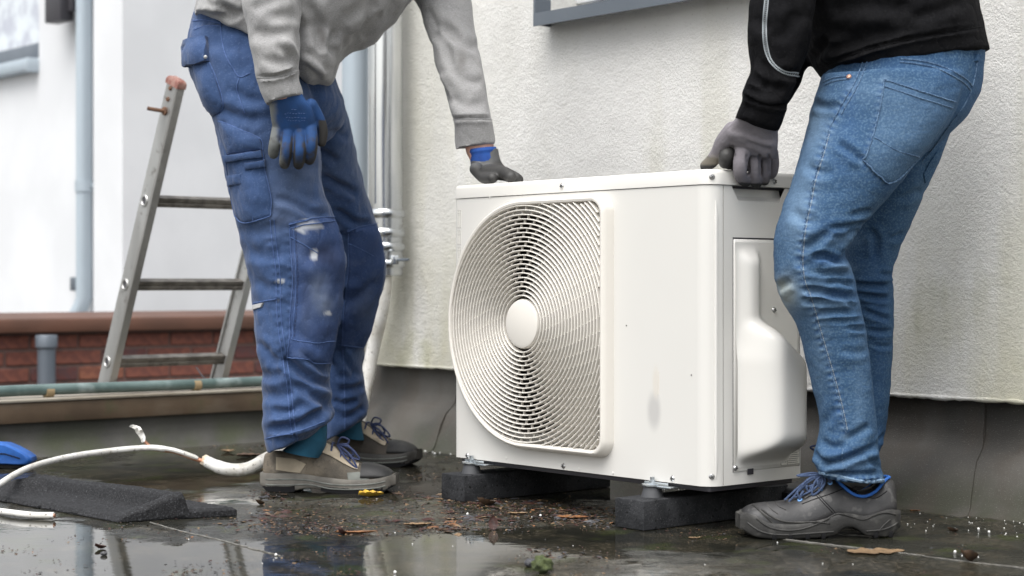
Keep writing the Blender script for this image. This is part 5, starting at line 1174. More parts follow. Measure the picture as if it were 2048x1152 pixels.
# sweatshirt
tor2 = [(1655, 160, 1973, 106, 3.63, .185), (1640, 142, 1970, 84, 3.63, .19), (1622, 120, 1964, 50, 3.63, .195), (1602, 70, 1950, 5, 3.63, .2), (1580, 0, 1928, -60, 3.63, .205), (1555, -80, 1895, -140, 3.63, .21), (1530, -170, 1840, -230, 3.63, .205), (1530, -250, 1740, -300, 3.62, .16), (1545, -310, 1660, -335, 3.6, .075)]
arm2 = [(-220, 1560, 1730, 3.52, .10), (-130, 1524, 1680, 3.49, .088), (-60, 1508, 1652, 3.475, .078), (0, 1501, 1638, 3.465, .07), (50, 1498, 1628, 3.46, .066), (100, 1497, 1616, 3.46, .063), (135, 1500, 1604, 3.46, .06), (160, 1492, 1592, 3.462, .06), (182, 1482, 1586, 3.464, .058), (1483, 196, 1578, 208, 3.468, .053)]
cuff2 = [(1487, 186, 1578, 205, 3.468, .046), (1482, 200, 1576, 218, 3.47, .0465), (1475, 220, 1566, 242, 3.475, .0455), (1468, 238, 1556, 264, 3.48, .043)]
arm2f = [(-80, 1600, 1720, 3.8, .08), (20, 1588, 1690, 3.78, .07), (90, 1578, 1650, 3.75, .06), (140, 1560, 1612, 3.72, .052), (180, 1545, 1596, 3.7, .048), (215, 1520, 1572, 3.68, .045), (250, 1490, 1548, 3.66, .04)]
h2m = fused('sweatshirt', [limb(tor2), limb(arm2), limb(cuff2, 6), limb(arm2f)], .0050, 3)
crease(h2m, [([(1484, 190), (1520, 203), (1580, 212)], 4.5, -7, .9), ([(1500, 150), (1530, 172), (1575, 178)], 9, -8), ([(1490, 172), (1520, 185), (1560, 192)], 8, -6), ([(1520, 120), (1535, 155), (1528, 185)], 9, -5), ([(1600, 20), (1575, 60), (1540, 80)], 14, -6), ([(1505, 30), (1530, 50), (1570, 45)], 14, -4), ([(1560, 140), (1585, 150), (1600, 140)], 8, -5)], dmax=3.5)
crease(h2m, [([(1645, 132), (1700, 108), (1780, 86), (1870, 68), (1966, 54)], 4, -5, .9), ([(1640, 60), (1720, 72), (1800, 60)], 18, -6), ([(1650, 20), (1740, 10), (1830, 20)], 18, -5), ([(1630, 90), (1680, 95), (1730, 80)], 12, -6), ([(1820, 40), (1880, 20), (1930, 0)], 14, -5), ([(1625, 120), (1640, 100), (1650, 70)], 9, -6)], dmin=3.4, dmax=3.66)
rumple(h2m, .010, 11, 53, (1, 1, .8), 3); rumple(h2m, .0045, 32, 59, (1, 1, .8), 2); rumple(h2m, -.009, 12, 91, (1, 1, .8), 2, True)
s2 = Surf(h2m); ho2 = put('sweatshirt', h2m, mBlackHood, man2)
stl = [(1531, -30), (1530, 0), (1527, 35), (1526, 70), (1530, 100), (1540, 124), (1556, 141), (1575, 150), (1598, 153)]
obj('contrast_seam', s2.line(stl, .0012, .0012), mThread, ho2); obj('contrast_seam', s2.line([(x + 7 - 9 * max(0, (y - 100) / 55), y - 7 * max(0, (y - 90) / 60)) for x, y in stl], .0012, .0012), mThread, ho2)
zz = []; S_ = spline(stl, 4.)
for i in range(len(S_) - 1):
    x, y = S_[i]; x2, y2 = S_[i + 1]; k = max(0, min(1, (y - 90) / 55)); zz.append(s2.line([(x, y), (x2 + 7 - 9 * k, y2 - 7 * k)], .0006, .0012, 4))
obj('zigzag_stitching', join(*zz), mThread, ho2)['kind'] = 'stuff'
for L in ([(1642, 132), (1700, 110), (1780, 88), (1870, 69), (1966, 53)], [(1775, 110), (1772, 90)]): obj('band_seam', s2.line(L, .0014, .0), mBlackHood, ho2)
# near glove gripping the hand hold
def sidep(px, py, off):                                     # point beside the side face of the unit
    return onpl(px, py, U, Vector((CX, CY, 0)).dot(U) + off)
def sd_(px, py, off, r): p = sidep(px, py, off); return (px, py, p.y, r)
fing = [[sd_(1484, 306, .030, .0170), sd_(1481, 330, .032, .0152), sd_(1482, 350, .023, .0145), sd_(1491, 362, .006, .0130)], [sd_(1507, 308, .030, .0165), sd_(1509, 334, .033, .0138), sd_(1510, 356, .024, .0130), sd_(1513, 366, .006, .0120)],
        [sd_(1528, 308, .029, .0155), sd_(1531, 332, .031, .0122), sd_(1530, 352, .022, .0116), sd_(1529, 361, .006, .0108)], [sd_(1543, 306, .025, .0145), sd_(1548, 326, .026, .0110), sd_(1546, 343, .019, .0105), sd_(1542, 350, .006, .0095)]]
d0 = sidep(1505, 310, .030).y
palm = [(1480, 226, 1558, 246, 3.485, .028), (1468, 240, 1556, 262, 3.492, .029), (1455, 256, 1556, 280, 3.505, .027), (1452, 272, 1555, 296, d0 - .030, .024), (1458, 290, 1554, 308, d0 - .018, .021), (1468, 308, 1552, 318, d0 - .006, .019)]
th = [[(1466, 262, 3.512, .020), (1447, 284, 3.53, .0175), (1436, 306, 3.55, .0155), (1424, 322, 3.565, .0140), (1412, 332, 3.58, .0125)]]
g2 = fused('glove', [limb(palm, 5, sq=.8)] + [capsule([P(*q[:3]) for q in fg], [q[3] for q in fg], 14) for fg in fing + th], .0020, 2)
crease(g2, [([(1494, 306), (1496, 330), (1497, 356)], 3., -5, .1), ([(1518, 306), (1521, 330), (1521, 356)], 2.8, -5, .1), ([(1537, 306), (1540, 328), (1539, 348)], 2.6, -4, .1), ([(1500, 270), (1525, 280), (1548, 282)], 6, -2), ([(1490, 282), (1520, 292), (1545, 300)], 6, -2), ([(1468, 290), (1464, 300), (1468, 316)], 5, -3, .2)], soft=.3)
V_, N_ = getVN(g2); px_, py_ = proj(V_); nzg = fbm(V_ * 80, 9, 3)
ct = sstep(322, 328, py_ + (1470 - px_) * .25 + (nzg - .5) * 8) * (px_ < 1456) + sstep(364, 368, py_ + (nzg - .5) * 5) * (px_ > 1456) + sstep(.25, .6, N_[:, 1]) * sstep(285, 300, py_)
vattr(g2, 'coat', ct); vattr(g2, 'edge', sstep(306, 316, py_ + (nzg - .5) * 14) * sstep(334, 326, py_) * (px_ < 1452) * .7)
glo2 = put('glove', g2, mGloveGrey, man2)
# far hand, mostly hidden behind the near one
q = lambda px, b, r: on_lid(px, b, r)
g2f = fused('glove', [limb([(1492, 240, 1545, 248, 3.66, .032), (1478, 270, 1530, 280, 3.655, .030), (1462, 300, 1512, 306, 3.65, .028)], 6)] + [capsule([P(1470 + 9 * i, 300, 3.62 + .016 * i), q(1455 + 10 * i, .05 + .03 * i, .034), q(1450 + 9 * i, .045 + .03 * i, .0145)], [.017, .0155, .0135], 12) for i in range(4)] + [capsule([P(1500, 285, 3.66), q(1500, .16, .04), q(1496, .15, .013)], [.016, .014, .012], 12)], .003, 3)
put('glove', g2f, mGloveDark, man2)
h2c = P(1545, -455, 3.6); hm2 = Matrix.Translation(h2c) @ Matrix.Rotation(R(185), 4, 'Z') @ Matrix.Rotation(R(45), 4, 'Y')
b2 = body(pel2, tor2, [near2[:-2], far2], [arm2 + cuff2[-1:], arm2f], [[(1488, 225, 1550, 240, 3.48, .03), (1482, 250, 1545, 262, 3.49, .026)]], [P(1610, -310, 3.61), P(1580, -370, 3.6), P(1560, -420, 3.6)], hm2, .105, -1)
bd2 = put('body', b2, mSkin, man2)
obj('hair', xf(loft([[Vector((math.cos(a) * r * (1 if math.cos(a) < .3 else .93), math.sin(a) * r, z)) for a in [2 * math.pi * k / 20 for k in range(20)]] for r, z in ((.104, .015), (.108, .05), (.098, .09), (.06, .125), (.01, .137))]), hm2), mHair, bd2)

# --- near leather shoe
zc_ = lambda y: max(0., (1071 - y) / 1012.)
pr2 = [(0, .020, .052, .105, .028, .022), (.02, .008, .054, .112, .034, .026), (.07, .003, .055, .112, .038, .030), (.14, .003, .050, .096, .040, .032), (.22, .006, .044, .088, .041, .033), (.29, .020, .047, .090, .0415, .032), (.36, .020, .050, .103, .042, .028), (.42, .008, .046, .116, .043, .024), (.50, .003, .038, .102, .045, .025),
       (.60, .002, .033, .082, .048, .029), (.68, .001, .031, .072, .0495, .034), (.78, .001, .031, .068, .049, .038), (.86, .002, .034, .066, .0465, .038), (.93, .005, .046, .062, .040, .033), (.98, .012, .050, .053, .028, .023), (1., .018, .046, .042, .018, .014)]
hA, tA = P(1788, 1060, 3.475), P(1481, 1060, 3.46)
sh, so_, Ms, Ss, Ls = shoe(man2, Vector((hA.x, 3.485, .0005)), Vector((tA.x, 3.46, .0005)), (mLeather, mSole2), pr2)
Ss = np.array(Ss); W = lambda t, y, z: Ms @ Vector((t * Ls, y, z))
# camera side is +y of the shoe frame (toe points left)
cs = 1 if (Ms.to_3x3() @ Vector((0, 1, 0))).y < 0 else -1
lug = []
for t in (.055, .155, .50, .605, .715, .82):
    hw = zprof(Ss, t, 4) + .0058
    obj('tread_gap_shade', xf(box(t * Ls - .0042, t * Ls + .0042, -hw - .0012, hw + .0012, .0005, .0125, .001), Ms), mSoleBlk, sh, sharp=30)  # proud black blocks painting the shade of the tread notches
rl = []
for pts_ in ([(.02, .045), (.09, .050), (.16, .046), (.24, .037), (.33, .044), (.40, .049), (.47, .040), (.56, .028), (.66, .020), (.76, .019), (.86, .026), (.93, .042)], [(.46, .030), (.55, .034), (.65, .0335), (.76, .036), (.84, .046), (.90, .060)], [(.0, .030), (.05, .022), (.12, .016), (.22, .014)], [(.43, .014), (.60, .012), (.78, .010), (.9, .016), (.98, .032)], [(.06, .036), (.10, .026), (.14, .012)]):
    q_ = spline(pts_, .02); rl.append(tube([W(t, cs * (zprof(Ss, t, 4) + .0056 + (.0 if z < zprof(Ss, t, 2) else -.003)), z) for t, z in q_], .0019, 6))
obj('sole_ridge', join(*rl), mSole2, sh, sharp=0)
ssh = Surf(sh.data); ssh.V = [WM[sh.name] @ v for v in ssh.V]; ssh.t = BVHTree.FromPolygons(ssh.V, ssh.F)
# padded collar with blue lining and a black disc painting shade into the opening
col = []
for k in range(36):
    a = 2 * math.pi * k / 36; t = .205 + .180 * math.cos(a); y = .031 * math.sin(a); zt = zprof(Ss, t, 3); col.append((t, y, zt + .0022 - .010 * abs(math.sin(a)) ** 3))
obj('collar_lining', tube([W(*c) for c in col], .0030, 8, True), mLining, sh)
cc = [W(t * .93 + .205 * .07, y * .93, z - .001) for t, y, z in col]; ctr = W(.205, 0, .082)
obj('opening', (cc + [ctr], [(i, (i + 1) % 36, 36) for i in range(36)]), mSoleBlk, sh)
ey = [(1600, 1000), (1619, 988), (1641, 978), (1660, 966)]
for x, y in ey:
    p, n = ssh.hit(x, y); q_ = n.to_track_quat('Z', 'Y').to_matrix().to_4x4(); obj('eyelet', lathe([(.0022, .0012), (.0050, .0012), (.0052, 0), (.0022, 0)], 16, Matrix.Translation(p + n * .0003) @ q_), mEyelet, sh)
    obj('eyelet_hole', lathe([(.0001, .0009), (.0021, .0009)], 10, Matrix.Translation(p + n * .0003) @ q_), mSoleBlk, sh)
lc = []
for i, (x, y) in enumerate(ey):
    p, n = ssh.hit(x, y); t = .42 + .062 * (3 - i); tp = W(t + .01, 0, zprof(Ss, t, 3) + .007)
    for dx in (-.004, .004): lc.append(tube([Vector(q_) for q_ in spline([p + n * .001, p + n * .005 + Vector((dx, 0, .008)), (p + tp) / 2 + Vector((dx * 1.4, -.008, .009)), tp + Vector((dx, 0, .002))], .004)], .0023, 6))
kn = W(.455, cs * .010, .123)
for (dx, dz, w_, dy) in ((-.062, -.044, .012, -.012), (-.050, -.028, .009, -.004), (-.028, -.040, .010, -.016), (-.055, -.004, .004, .004)):
    e = kn + Vector((dx, dy, dz)); pp = Vector((-dz, 0, dx)).normalized() * w_
    lc.append(tube([Vector(q_) for q_ in spline([kn, (kn + e) / 2 + pp + Vector((0, -.008, .004)), e, (kn + e) / 2 - pp + Vector((0, -.004, 0)), kn], .006)], .0022, 6))
for dx, dz in ((-.075, -.055), (-.082, -.050)): lc.append(tube([Vector(q_) for q_ in spline([kn, kn + Vector((dx * .5, -.010, dz * .3)), kn + Vector((dx, -.012, dz))], .008)], .0021, 6))
obj('laces', join(*lc), mLaceB, sh)
for L, r_ in (([(1604, 1008), (1630, 998), (1660, 988), (1690, 976)], .0009), ([(1624, 982), (1645, 1004), (1665, 1025)], .0009), ([(1629, 980), (1650, 1003), (1670, 1024)], .0009), ([(1500, 1006), (1520, 1022), (1545, 1046)], .0022), ([(1565, 997), (1574, 1004), (1586, 1006)], .0014), ([(1548, 1001), (1556, 1012), (1572, 1020)], .0013), ([(1532, 1003), (1540, 1016), (1556, 1028)], .0012), ([(1700, 978), (1724, 992), (1752, 996), (1774, 982)], .0009)):
    obj('stitch_line', ssh.line(L, r_, .0003, 5), mSole2 if r_ > .001 else mSoleBlk, sh)
obj('tongue', xf(loft([[Vector((t * Ls, y * w_, z - abs(y) * 8 * 0)) for y, z in [(-1, z0 - .010), (-.6, z0), (0, z0 + .003), (.6, z0), (1, z0 - .010), (.6, z0 - .012), (-.6, z0 - .012)]] for t, z0, w_ in ((.36, .124, .024), (.42, .124, .023), (.50, .108, .024), (.60, .086, .024))]), Ms), mLeather, sh)
# far shoe, pointing a little towards the camera
pr3 = [tuple(r) for r in pr2]
fo, _, Mf, Sf, Lf = shoe(man2, Vector((P(1742, 985, 3.99).x, 3.99, .0)), Vector((P(1566, 985, 3.86).x, 3.80, .0)), (mDarkBoot, mSoleBlk), pr3)
kn = Mf @ Vector((.46 * Lf, -.0, .125)); lc = []
for (dx, dz) in ((-.05, -.02), (-.03, -.045), (-.055, .012), (-.02, .02)):
    e = kn + Vector((dx, -.02, dz)); pp = Vector((-dz, 0, dx)).normalized() * .008; lc.append(tube([Vector(q_) for q_ in spline([kn, (kn + e) / 2 + pp, e, (kn + e) / 2 - pp, kn], .006)], .0024, 6))
obj('laces', join(*lc), mNavy, fo)
# ================================================================= things lying on the roof
# rubber granulate support: flat plate with a curled ridge enclosing a trough
o0 = G(237, 1046); ea = (G(0, 1003) - o0).normalized(); eb = (G(455, 1034) - o0).normalized(); WB = (G(455, 1034) - o0).length
def granulate(name, o0, ea, eb, LA, WB, hfun, label, parent=None, sc=.0032):
    na, nb = int(LA / sc), int(WB / sc); a, b = np.meshgrid(np.linspace(0, LA, na), np.linspace(0, WB, nb), indexing='ij'); a = a.ravel(); b = b.ravel()
    h = hfun(a, b); edge = np.minimum(np.minimum(a, LA - a), np.minimum(b, WB - b)); h = h - .006 * (1 - sstep(0, .007, edge))
    nzz = vnoise(np.stack([a * 330, b * 330, h * 330], 1), 3) - .5; n2 = vnoise(np.stack([a * 150, b * 150, h * 150], 1), 8) - .5
    A = o0[None, :] if False else None
    V = [o0 + ea * float(x + .0016 * q) + eb * float(y + .0016 * w) + Vector((0, 0, float(z + .0022 * q + .0016 * w))) for x, y, z, q, w in zip(a, b, h, nzz, n2)]
    ii = np.arange(na * nb).reshape(na, nb); f = np.stack([ii[:-1, :-1], ii[1:, :-1], ii[1:, 1:], ii[:-1, 1:]], -1).reshape(-1, 4).tolist()
    rim = list(ii[0, :]) + list(ii[1:, -1]) + list(ii[-1, :-1][::-1]) + list(ii[1:-1, 0][::-1]); k = len(V); L = 5
    for l in range(1, L + 1):
        for j in rim:
            p = V[j]; g = (vnoise(np.array([[p.x * 300, p.y * 300, l * 3.7]]), 5)[0] - .5) * .003; q = Vector((p.x, p.y, p.z * (1 - l / L) + .0008)); c = (q - (o0 + ea * LA / 2 + eb * WB / 2)); c.z = 0
            V.append(q + c.normalized() * g)
    m = len(rim)
    for j in range(m): f.append((rim[j], rim[(j + 1) % m], k + (j + 1) % m, k + j))
    for l in range(L - 1):
        for j in range(m): f.append((k + l * m + j, k + l * m + (j + 1) % m, k + (l + 1) * m + (j + 1) % m, k + (l + 1) * m + j))
    f.append(tuple(k + (L - 1) * m + j for j in range(m)))
    return tag(obj(name, (V, f), mRubber, sharp=0), label, 'rubber support')
def hmain(a, b):
    rb = .126; fl_ = .017 - .004 * np.sin(np.clip(b / rb, 0, 1) * math.pi); base = np.where(b < rb, fl_, .020) - .008 * sstep(.014, .0, b)
    wall_ = np.where(b < rb, sstep(rb - .024, rb - .004, b), sstep(rb + .026, rb + .010, b))
    rid = .036 * wall_ * sstep(.70, .60, a) * (1 - .18 * sstep(.15, .45, a))
    lip = .037 * sstep(.085, .015, a) * np.clip((b - .012) / (rb - .026), 0, 1) ** .9 * np.where(b < rb, 1, sstep(rb + .026, rb + .010, b))
    lip2 = .032 * np.exp(-((a - .56) / .035) ** 2) * sstep(.01, .07, b) * sstep(rb + .026, rb + .006, b)
    return base + np.maximum(np.maximum(rid, lip), lip2)
granulate('rubber_support', o0, ea, eb, .70, WB + .02, hmain, 'black rubber granulate support with a curled ridge lying in the wet by the white pipe')

# thin white pipe, its bare copper end and the thick insulated pipe
cp = thing('copper_pipe', 'white coated copper pipe arching over the black rubber support', 'pipe', G(330, 960))
arcp = [P(-20, 1020, 3.80), P(20, 1025, 3.745), P(62, 1030, 3.71), P(108, 1031, 3.70)]
back_ = [P(-60, 1004, 3.86), P(-40, 990, 3.90), P(0, 968, 3.97), P(28, 950, 4.05), P(62, 934, 4.14), P(110, 920, 4.25), P(160, 910, 4.33), P(220, 902, 4.4), P(270, 897, 4.43), P(305, 895.5, 4.44), P(330, 898, 4.44)]
obj('coating', tube(spline([P(-60, 1004, 3.86), P(-45, 1014, 3.83)] + arcp, .015), .0070, 10), mWrap, cp)
obj('coating', tube(spline(back_, .015), .0076, 10), mWrap, cp)
obj('copper_core', tube([P(106, 1031, 3.70), P(110, 1031.2, 3.699)], .0045, 10), mCopper, cp)
obj('copper_end', tube(spline([P(300, 896.5, 4.445), P(326, 900, 4.445), P(350, 903, 4.44), P(380, 914, 4.44), P(402, 921, 4.44), P(425, 928, 4.44)], .012), .0058, 10), mCopper, cp)
obj('copper_highlight', tube(spline([P(325, 896.5, 4.437), P(345, 899.5, 4.434), P(370, 907, 4.434), P(396, 916.5, 4.434)], .012), [.0066] + [.0056] * (len(spline([P(325, 896.5, 4.437), P(345, 899.5, 4.434), P(370, 907, 4.434), P(396, 916.5, 4.434)], .012)) - 2) + [.0035], 8), mWrap, cp)  # white strip painting the highlight along the bare copper
obj('copper_stub', tube(spline([P(318, 898, 4.455), P(300, 893, 4.46), P(294, 888, 4.46), P(287, 880, 4.46)], .01), .0042, 8), mCopper, cp)
tp = []
for (x, y, w) in ((287, 884, 4), (286, 876, 6), (282, 868, 7), (278, 862, 8), (275, 856, 7), (268, 853, 6), (262, 851, 5)):
    tp.append([P(x - w * .8, y + w * .35, 4.455 + random.uniform(-.008, .008)), P(x, y - 1, 4.450 + random.uniform(-.006, .006)), P(x + w * .8, y - w * .35, 4.455 + random.uniform(-.008, .008)), P(x + w * .3, y + 2, 4.463)])
obj('torn_tape', loft(tp), mWrap, cp, sharp=20)
ip = thing('insulated_pipe', 'thick white insulated pipe with torn end behind the brown shoe', 'pipe', G(470, 950))
ipts = spline([P(412, 922, 4.44), P(428, 930, 4.43), P(448, 937, 4.42), P(470, 940, 4.42), P(492, 938, 4.42), P(512, 930, 4.43), P(530, 919, 4.46), P(560, 905, 4.52), P(600, 896, 4.6)], .012)
obj('sleeve', tube(ipts, [.0135] + [.0150] * 3 + [.0165] * (len(ipts) - 4), 14), mWrap, ip)
c = Vector(ipts[0]); ax = (Vector(ipts[0]) - Vector(ipts[1])).normalized()
rg = []
for k in range(18):
    a = 2 * math.pi * k / 18; n1 = ax.orthogonal().normalized(); n2 = ax.cross(n1); rg.append((n1 * math.cos(a) + n2 * math.sin(a)))
obj('torn_end', loft([[c - ax * .004 + q * .0142 for q in rg], [c + ax * random.uniform(.001, .009) + q * random.uniform(.0125, .0165) for q in rg], [c + ax * random.uniform(.0, .005) + q * .0085 for q in rg], [c - ax * .004 + q * .006 for q in rg]]), mFoam, ip, sharp=25)

# blue tool at the edge of the picture
bt = thing('blue_tool', 'blue plastic tool with black underside near the white pipe by the roof edge', 'tool', G(0, 935))
pol = [(-120, 890), (-20, 886), (8, 888), (30, 897), (50, 908), (61, 916), (62, 923), (56, 930), (40, 931), (-120, 924)]
A = [P(x, y, 4.72) for x, y in pol]; rings = []
for dy, k in ((.0, .86), (.004, .96), (.012, 1.), (.06, 1.), (.068, .96), (.072, .86)):
    cc_ = sum(A, Vector()) / len(A); rings.append([cc_ + (p - cc_) * k + Vector((0, dy, 0)) for p in A])
obj('body', loft(rings), mBlueTool, bt, sharp=45)
pol = [(-118, 924.5), (38, 931.5), (46, 936), (-118, 938)]
obj('sole', prism([(P(x, y, 4.72).x, P(x, y, 4.72).z) for x, y in pol], Vector((1, 0, 0)), Vector((0, 0, 1)), Vector((0, .06, 0)), Vector((0, 4.726, 0))), mSoleBlk, bt)
obj('groove', tube([P(-60, 905, 4.7195), P(10, 908, 4.7195), P(40, 917, 4.7195)], .0018, 6), mSoleBlk, bt)

# fallen leaves, moss, pebbles
def leafmat(nm, a, b): return mat(nm, a, b, 120, .4, .65, rough=.55, bump=.3, bscale=300)
mL = {'yellow': leafmat('yellow_leaf', (.55, .36, .035), (.42, .25, .04)), 'tan': leafmat('tan_leaf', (.22, .145, .08), (.14, .09, .05)), 'brown': leafmat('brown_leaf', (.085, .05, .028), (.05, .030, .02)), 'dark': leafmat('dark_leaf', (.045, .014, .010), (.03, .012, .01)), 'orange': leafmat('orange_leaf', (.25, .115, .045), (.15, .065, .03))}
def leaf(px, py, ln, wd, rot, m, curl=.5, lobes=0, lift=.002, label=None, tilt=0., fold=.3):
    base = G(px, py); nL, nW = 14, 6; v = []; seed = int(px * 7 + py)
    r_ = random.Random(seed)
    for i in range(nL + 1):
        t = i / nL; w = wd / 2 * math.sin(math.pi * min(1, t ** .8)) ** .7 * (1 + (lobes * .32 * math.sin(t * math.pi * 7)))
        for j in range(-nW, nW + 1):
            s = j / nW; x = (t - .5) * ln; y = s * w; z = lift + abs(s) * w * fold + curl * ln * .35 * ((t - .5) * 2) ** 2 + r_.uniform(-.0006, .0006) + .12 * wd * abs(s) ** 3 * curl
            v.append(Vector((x, y, z)))
    n2 = 2 * nW + 1; f = [(i * n2 + j, i * n2 + j + 1, (i + 1) * n2 + j + 1, (i + 1) * n2 + j) for i in range(nL) for j in range(n2 - 1)]
    k = len(v); v += [p + Vector((0, 0, -.0008)) for p in v]; f += [tuple(q + k for q in reversed(g)) for g in f]
    M = Matrix.Translation(base) @ Matrix.Rotation(rot, 4, 'Z') @ Matrix.Rotation(tilt, 4, 'Y'); vf = xf((v, f), M); zmin = min(p.z for p in vf[0]); vf = ([p - Vector((0, 0, zmin - .0004)) for p in vf[0]], f)
    return tag(obj('fallen_leaf', vf, mL[m], sharp=0), label, 'leaf', 'fallen leaves on the wet roof')
for a in [(742, 994, .060, .040, .3, 'yellow', .30, .5, .002, 'crumpled yellow leaf in front of the toe of the brown shoe', 0, .55), (529, 946, .034, .026, 1.2, 'yellow', .5, 0, .002, 'small yellow leaf behind the heel of the brown shoe', .5, .6),
          (1752, 1105, .112, .062, .12, 'tan', .04, .8, .001, 'flat tan oak leaf in front of the black shoe', 0, .05), (1938, 1124, .045, .032, .8, 'brown', .7, 0, .001, 'curled brown leaf right of the oak leaf at the picture edge', .3, .7),
          (987, 1060, .030, .020, 1.5, 'dark', .25, 0, .001, 'small dark red leaf standing upright at the puddle edge', -1.35, .3), (712, 1068, .085, .016, .15, 'orange', .15, 0, .001, 'narrow orange leaf lying flat at the puddle below the brown shoe', 0, .5),
          (835, 1052, .060, .024, .3, 'tan', .15, .5, .001, 'tan leaf in the litter left of the upright dark leaf', 0, .3), (972, 1012, .050, .034, .6, 'brown', .6, .4, .001, 'curled brown leaf in front of the left concrete block', .2, .6),
          (1145, 1036, .070, .040, .0, 'orange', .05, .4, .001, 'flat rusty leaf between the two concrete blocks', 0, .1), (1035, 1030, .045, .018, .2, 'tan', .2, 0, .001, 'narrow tan leaf just behind the puddle edge', 0, .4),
          (683, 1070, .024, .016, .9, 'dark', .8, 0, .001, 'tiny dark curled leaf at the tip of the narrow orange leaf', .4, .6), (520, 1010, .030, .018, 1.1, 'brown', .6, 0, .001, 'small brown leaf left of the brown shoe in the litter', .3, .5),
          (1390, 1077, .028, .012, .2, 'tan', .1, 0, .0005, 'small tan leaf in front of the right concrete block', 0, .1), (200, 1098, .022, .016, .4, 'dark', .6, 0, .001, 'tiny dark leaf alone in the left puddle', .2, .6), (1905, 1064, .028, .018, .5, 'brown', .5, .3, .001, 'small brown leaf near the wall flashing', .2, .5),
          (1830, 1022, .022, .006, 2.9, 'orange', .1, 0, .001, 'thin orange stalk leaf at the heel of the black shoe', 0, .2), (498, 914, .075, .05, .3, 'brown', .15, .5, .001, 'broad brown leaf by the roof edge beside the trouser hem', 0, .3), (455, 905, .06, .04, 1.9, 'tan', .2, .5, .001, 'pale brown leaf by the roof edge left of the trouser hem', 0, .3)]:
    leaf(*a[:9], label=a[9], tilt=a[10], fold=a[11])
def lump(name, px, py, r, m, label, cat, flat=.7, sc=60, amp=.5):
    bm = bmesh.new(); bmesh.ops.create_icosphere(bm, subdivisions=4, radius=1); v = np.array([list(q.co) for q in bm.verts]); f = [tuple(q.index for q in g.verts) for g in bm.faces]; bm.free()
    d = 1 + amp * (fbm(v * 2.2 + px, 4, 4) - .5) + .25 * amp * (vnoise(v * 9, 2) - .5); v = v * d[:, None] * r; v[:, 2] *= flat; b = G(px, py); v[:, 2] -= v[:, 2].min() + r * .15
    return tag(obj(name, ([b + Vector(q) for q in v.tolist()], f), m, sharp=0), label, cat)
mMoss = mat('green_moss', (.085, .105, .04), (.05, .065, .026), 120, .35, .65, rough=.95, bump=1., bscale=500, bdist=.004)
mStone = mat('dark_pebble', (.035, .036, .042), (.06, .06, .065), 60, rough=.5, bump=.4, bscale=200)
lump('moss_cushion', 1085, 1146, .019, mMoss, 'lump of green moss at the bottom edge in front of the puddle', 'moss', .75, 60, .9)
lump('pebble', 1061, 1133, .011, mStone, 'dark pebble beside the green moss lump', 'pebble', .7)
lump('pebble', 1098, 1137, .008, mStone, 'smaller dark pebble behind the green moss lump', 'pebble', .7)
lump('pebble', 208, 1099 + 12, .006, mStone, 'small dark pebble in the left puddle', 'pebble', .7)

# litter of leaf crumbs and grit, white foam beads
def litter():
    v, f, mi = [], [], []; n = 0; r_ = random.Random(5)
    zones = [(540, 1010, 1002, 1060, 150, .034), (860, 1230, 1002, 1050, 110, .034), (300, 640, 870, 905, 60, .04), (470, 560, 985, 1055, 50, .03), (700, 1010, 960, 1000, 60, .03), (1040, 1230, 1100, 1150, 40, .016), (540, 1010, 1000, 1062, 1500, .010), (850, 1240, 1000, 1062, 1150, .010), (1040, 1240, 1095, 1160, 420, .006), (300, 640, 868, 905, 420, .012), (480, 560, 985, 1060, 260, .009), (220, 520, 1030, 1080, 260, .007), (700, 1010, 955, 1000, 340, .010), (1240, 1560, 1062, 1110, 150, .006),
             (1480, 2060, 1030, 1150, 160, .006), (0, 700, 1060, 1160, 500, .008), (830, 910, 905, 960, 200, .009), (500, 900, 1040, 1075, 1300, .008), (1010, 1230, 1010, 1050, 500, .012)]
    for (x0, x1, y0, y1, cnt, sz) in zones:
        cx = [(r_.uniform(x0, x1), r_.uniform(y0, y1)) for _ in range(max(3, cnt // 22))]
        for _ in range(cnt):
            c = r_.choice(cx); px = c[0] + r_.gauss(0, 26); py = c[1] + r_.gauss(0, 5)
            if py < y0 - 8 or py > y1 + 10: continue
            p = G(px, py); 
            if p.dot(Vv) > WALLV - .1 or p.dot(U) < PU + .05: continue
            s = sz * .62 * r_.uniform(.22, 1.) ** 1.5; a = r_.uniform(0, 6.3); w = r_.uniform(.3, .8); ti = r_.uniform(-.5, .5); h = r_.uniform(.0004, .0022); ti = ti * (.35 if sz > .02 else 1.)
            e1 = Vector((math.cos(a), math.sin(a), ti * .6)) * s; e2 = Vector((-math.sin(a), math.cos(a), r_.uniform(-.4, .4) * (.35 if sz > .02 else 1.))) * s * w; q = p + Vector((0, 0, h + .3 * abs(ti) * s))
            k = len(v); m = q + Vector((0, 0, r_.uniform(-.2, .3) * s)); v += [q - e1, q - e2 * r_.uniform(.6, 1.2), q + e1, q + e2 * r_.uniform(.6, 1.2), m]
            f += [(k, k + 1, k + 4), (k + 1, k + 2, k + 4), (k + 2, k + 3, k + 4), (k + 3, k, k + 4)]; c_ = r_.choices(range(5), (5, 6, 2.2, .45, 6))[0]; mi += [c_] * 4
    me = bpy.data.meshes.new('leaf_litter'); me.from_pydata([tuple(q) for q in v], [], f)
    for m in (mL['brown'], mL['dark'], mL['tan'], mL['orange'], mStone): me.materials.append(m)
    me.polygons.foreach_set('material_index', mi); return tag(link(bpy.data.objects.new('leaf_litter', me)), 'scattered brown leaf crumbs and grit on the wet roof', 'leaf litter', kind='stuff')
litter()
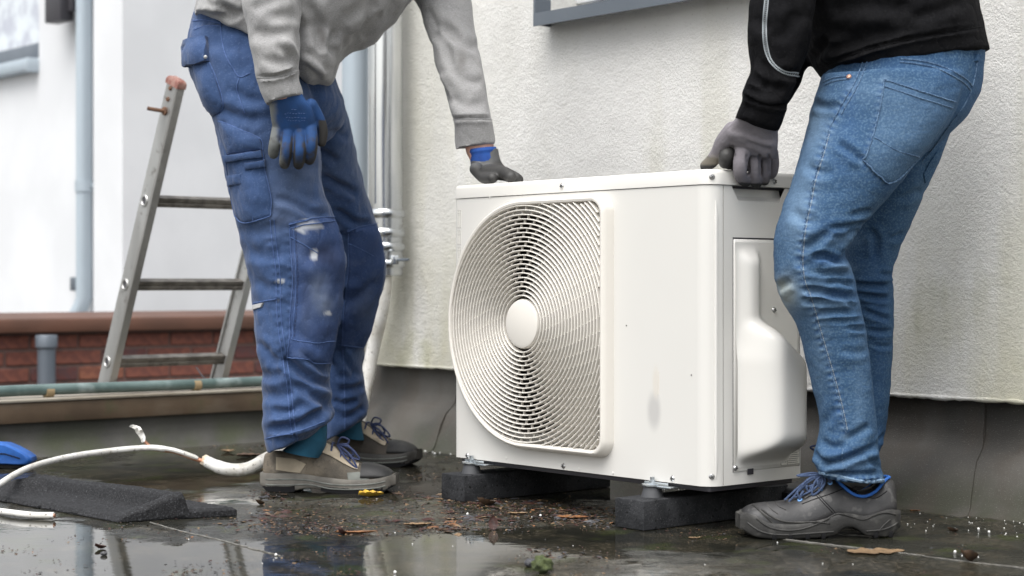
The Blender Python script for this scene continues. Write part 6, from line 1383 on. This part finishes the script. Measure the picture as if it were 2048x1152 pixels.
mBead = mat('white_foam', (.78, .78, .76), rough=.7)
def beads():
    bm = bmesh.new(); bmesh.ops.create_icosphere(bm, subdivisions=1, radius=1); bv = [q.co.copy() for q in bm.verts]; bf = [tuple(q.index for q in g.verts) for g in bm.faces]; bm.free(); v, f = [], []; r_ = random.Random(9)
    def put_(p, r):
        k = len(v); v.extend([p + Vector((0, 0, r * .8)) + q * r for q in bv]); f.extend([tuple(i + k for i in g) for g in bf])
    for _ in range(330):
        p = G(r_.gauss(872, 26), r_.gauss(897, 4)); put_(p, r_.uniform(.0012, .0045))
    for _ in range(60):
        u = r_.uniform(-2.5, -1.5); p = UV(u, WALLV - .115 - abs(r_.gauss(0, .03)), 0); put_(p, r_.uniform(.0005, .0014))
    for _ in range(30):
        p = G(r_.uniform(1790, 2060), r_.uniform(1030, 1075)); put_(p, r_.uniform(.0005, .0016))
    for _ in range(70):
        p = G(r_.uniform(1300, 1560), r_.uniform(968, 990)); put_(p, r_.uniform(.0008, .0022))
    for _ in range(35):
        p = G(r_.uniform(200, 2050), r_.uniform(960, 1150)); put_(p, r_.uniform(.0005, .0016))
    for px, py in ((1910, 1106), (1081, 1033), (552, 1112), (790, 1147), (1978, 1066), (1957, 1060), (935, 1030)): put_(G(px, py), .0030)
    me = bpy.data.meshes.new('foam_beads'); me.from_pydata([tuple(q) for q in v], [], f); me.materials.append(mBead); me.shade_smooth(); tag(link(bpy.data.objects.new('foam_beads', me)), 'tiny white foam beads sprinkled along the wall foot', 'foam beads', kind='stuff')
beads()
mSeam = mat('silt_seam', (.17, .165, .15), (.09, .085, .075), 60, rough=.6)
for i, pts_ in enumerate(([(300, 1045), (360, 1062), (430, 1078), (500, 1096), (560, 1112)], [(1560, 1078), (1680, 1092), (1800, 1106), (1900, 1120), (2080, 1140)], [(1640, 1066), (1760, 1074)])):
    struct('roof_seam', tube([G(x + random.uniform(-2, 2), y + random.uniform(-.5, .5), .0004) for x, y in spline(pts_, 9)], .0017, 6), mSeam)
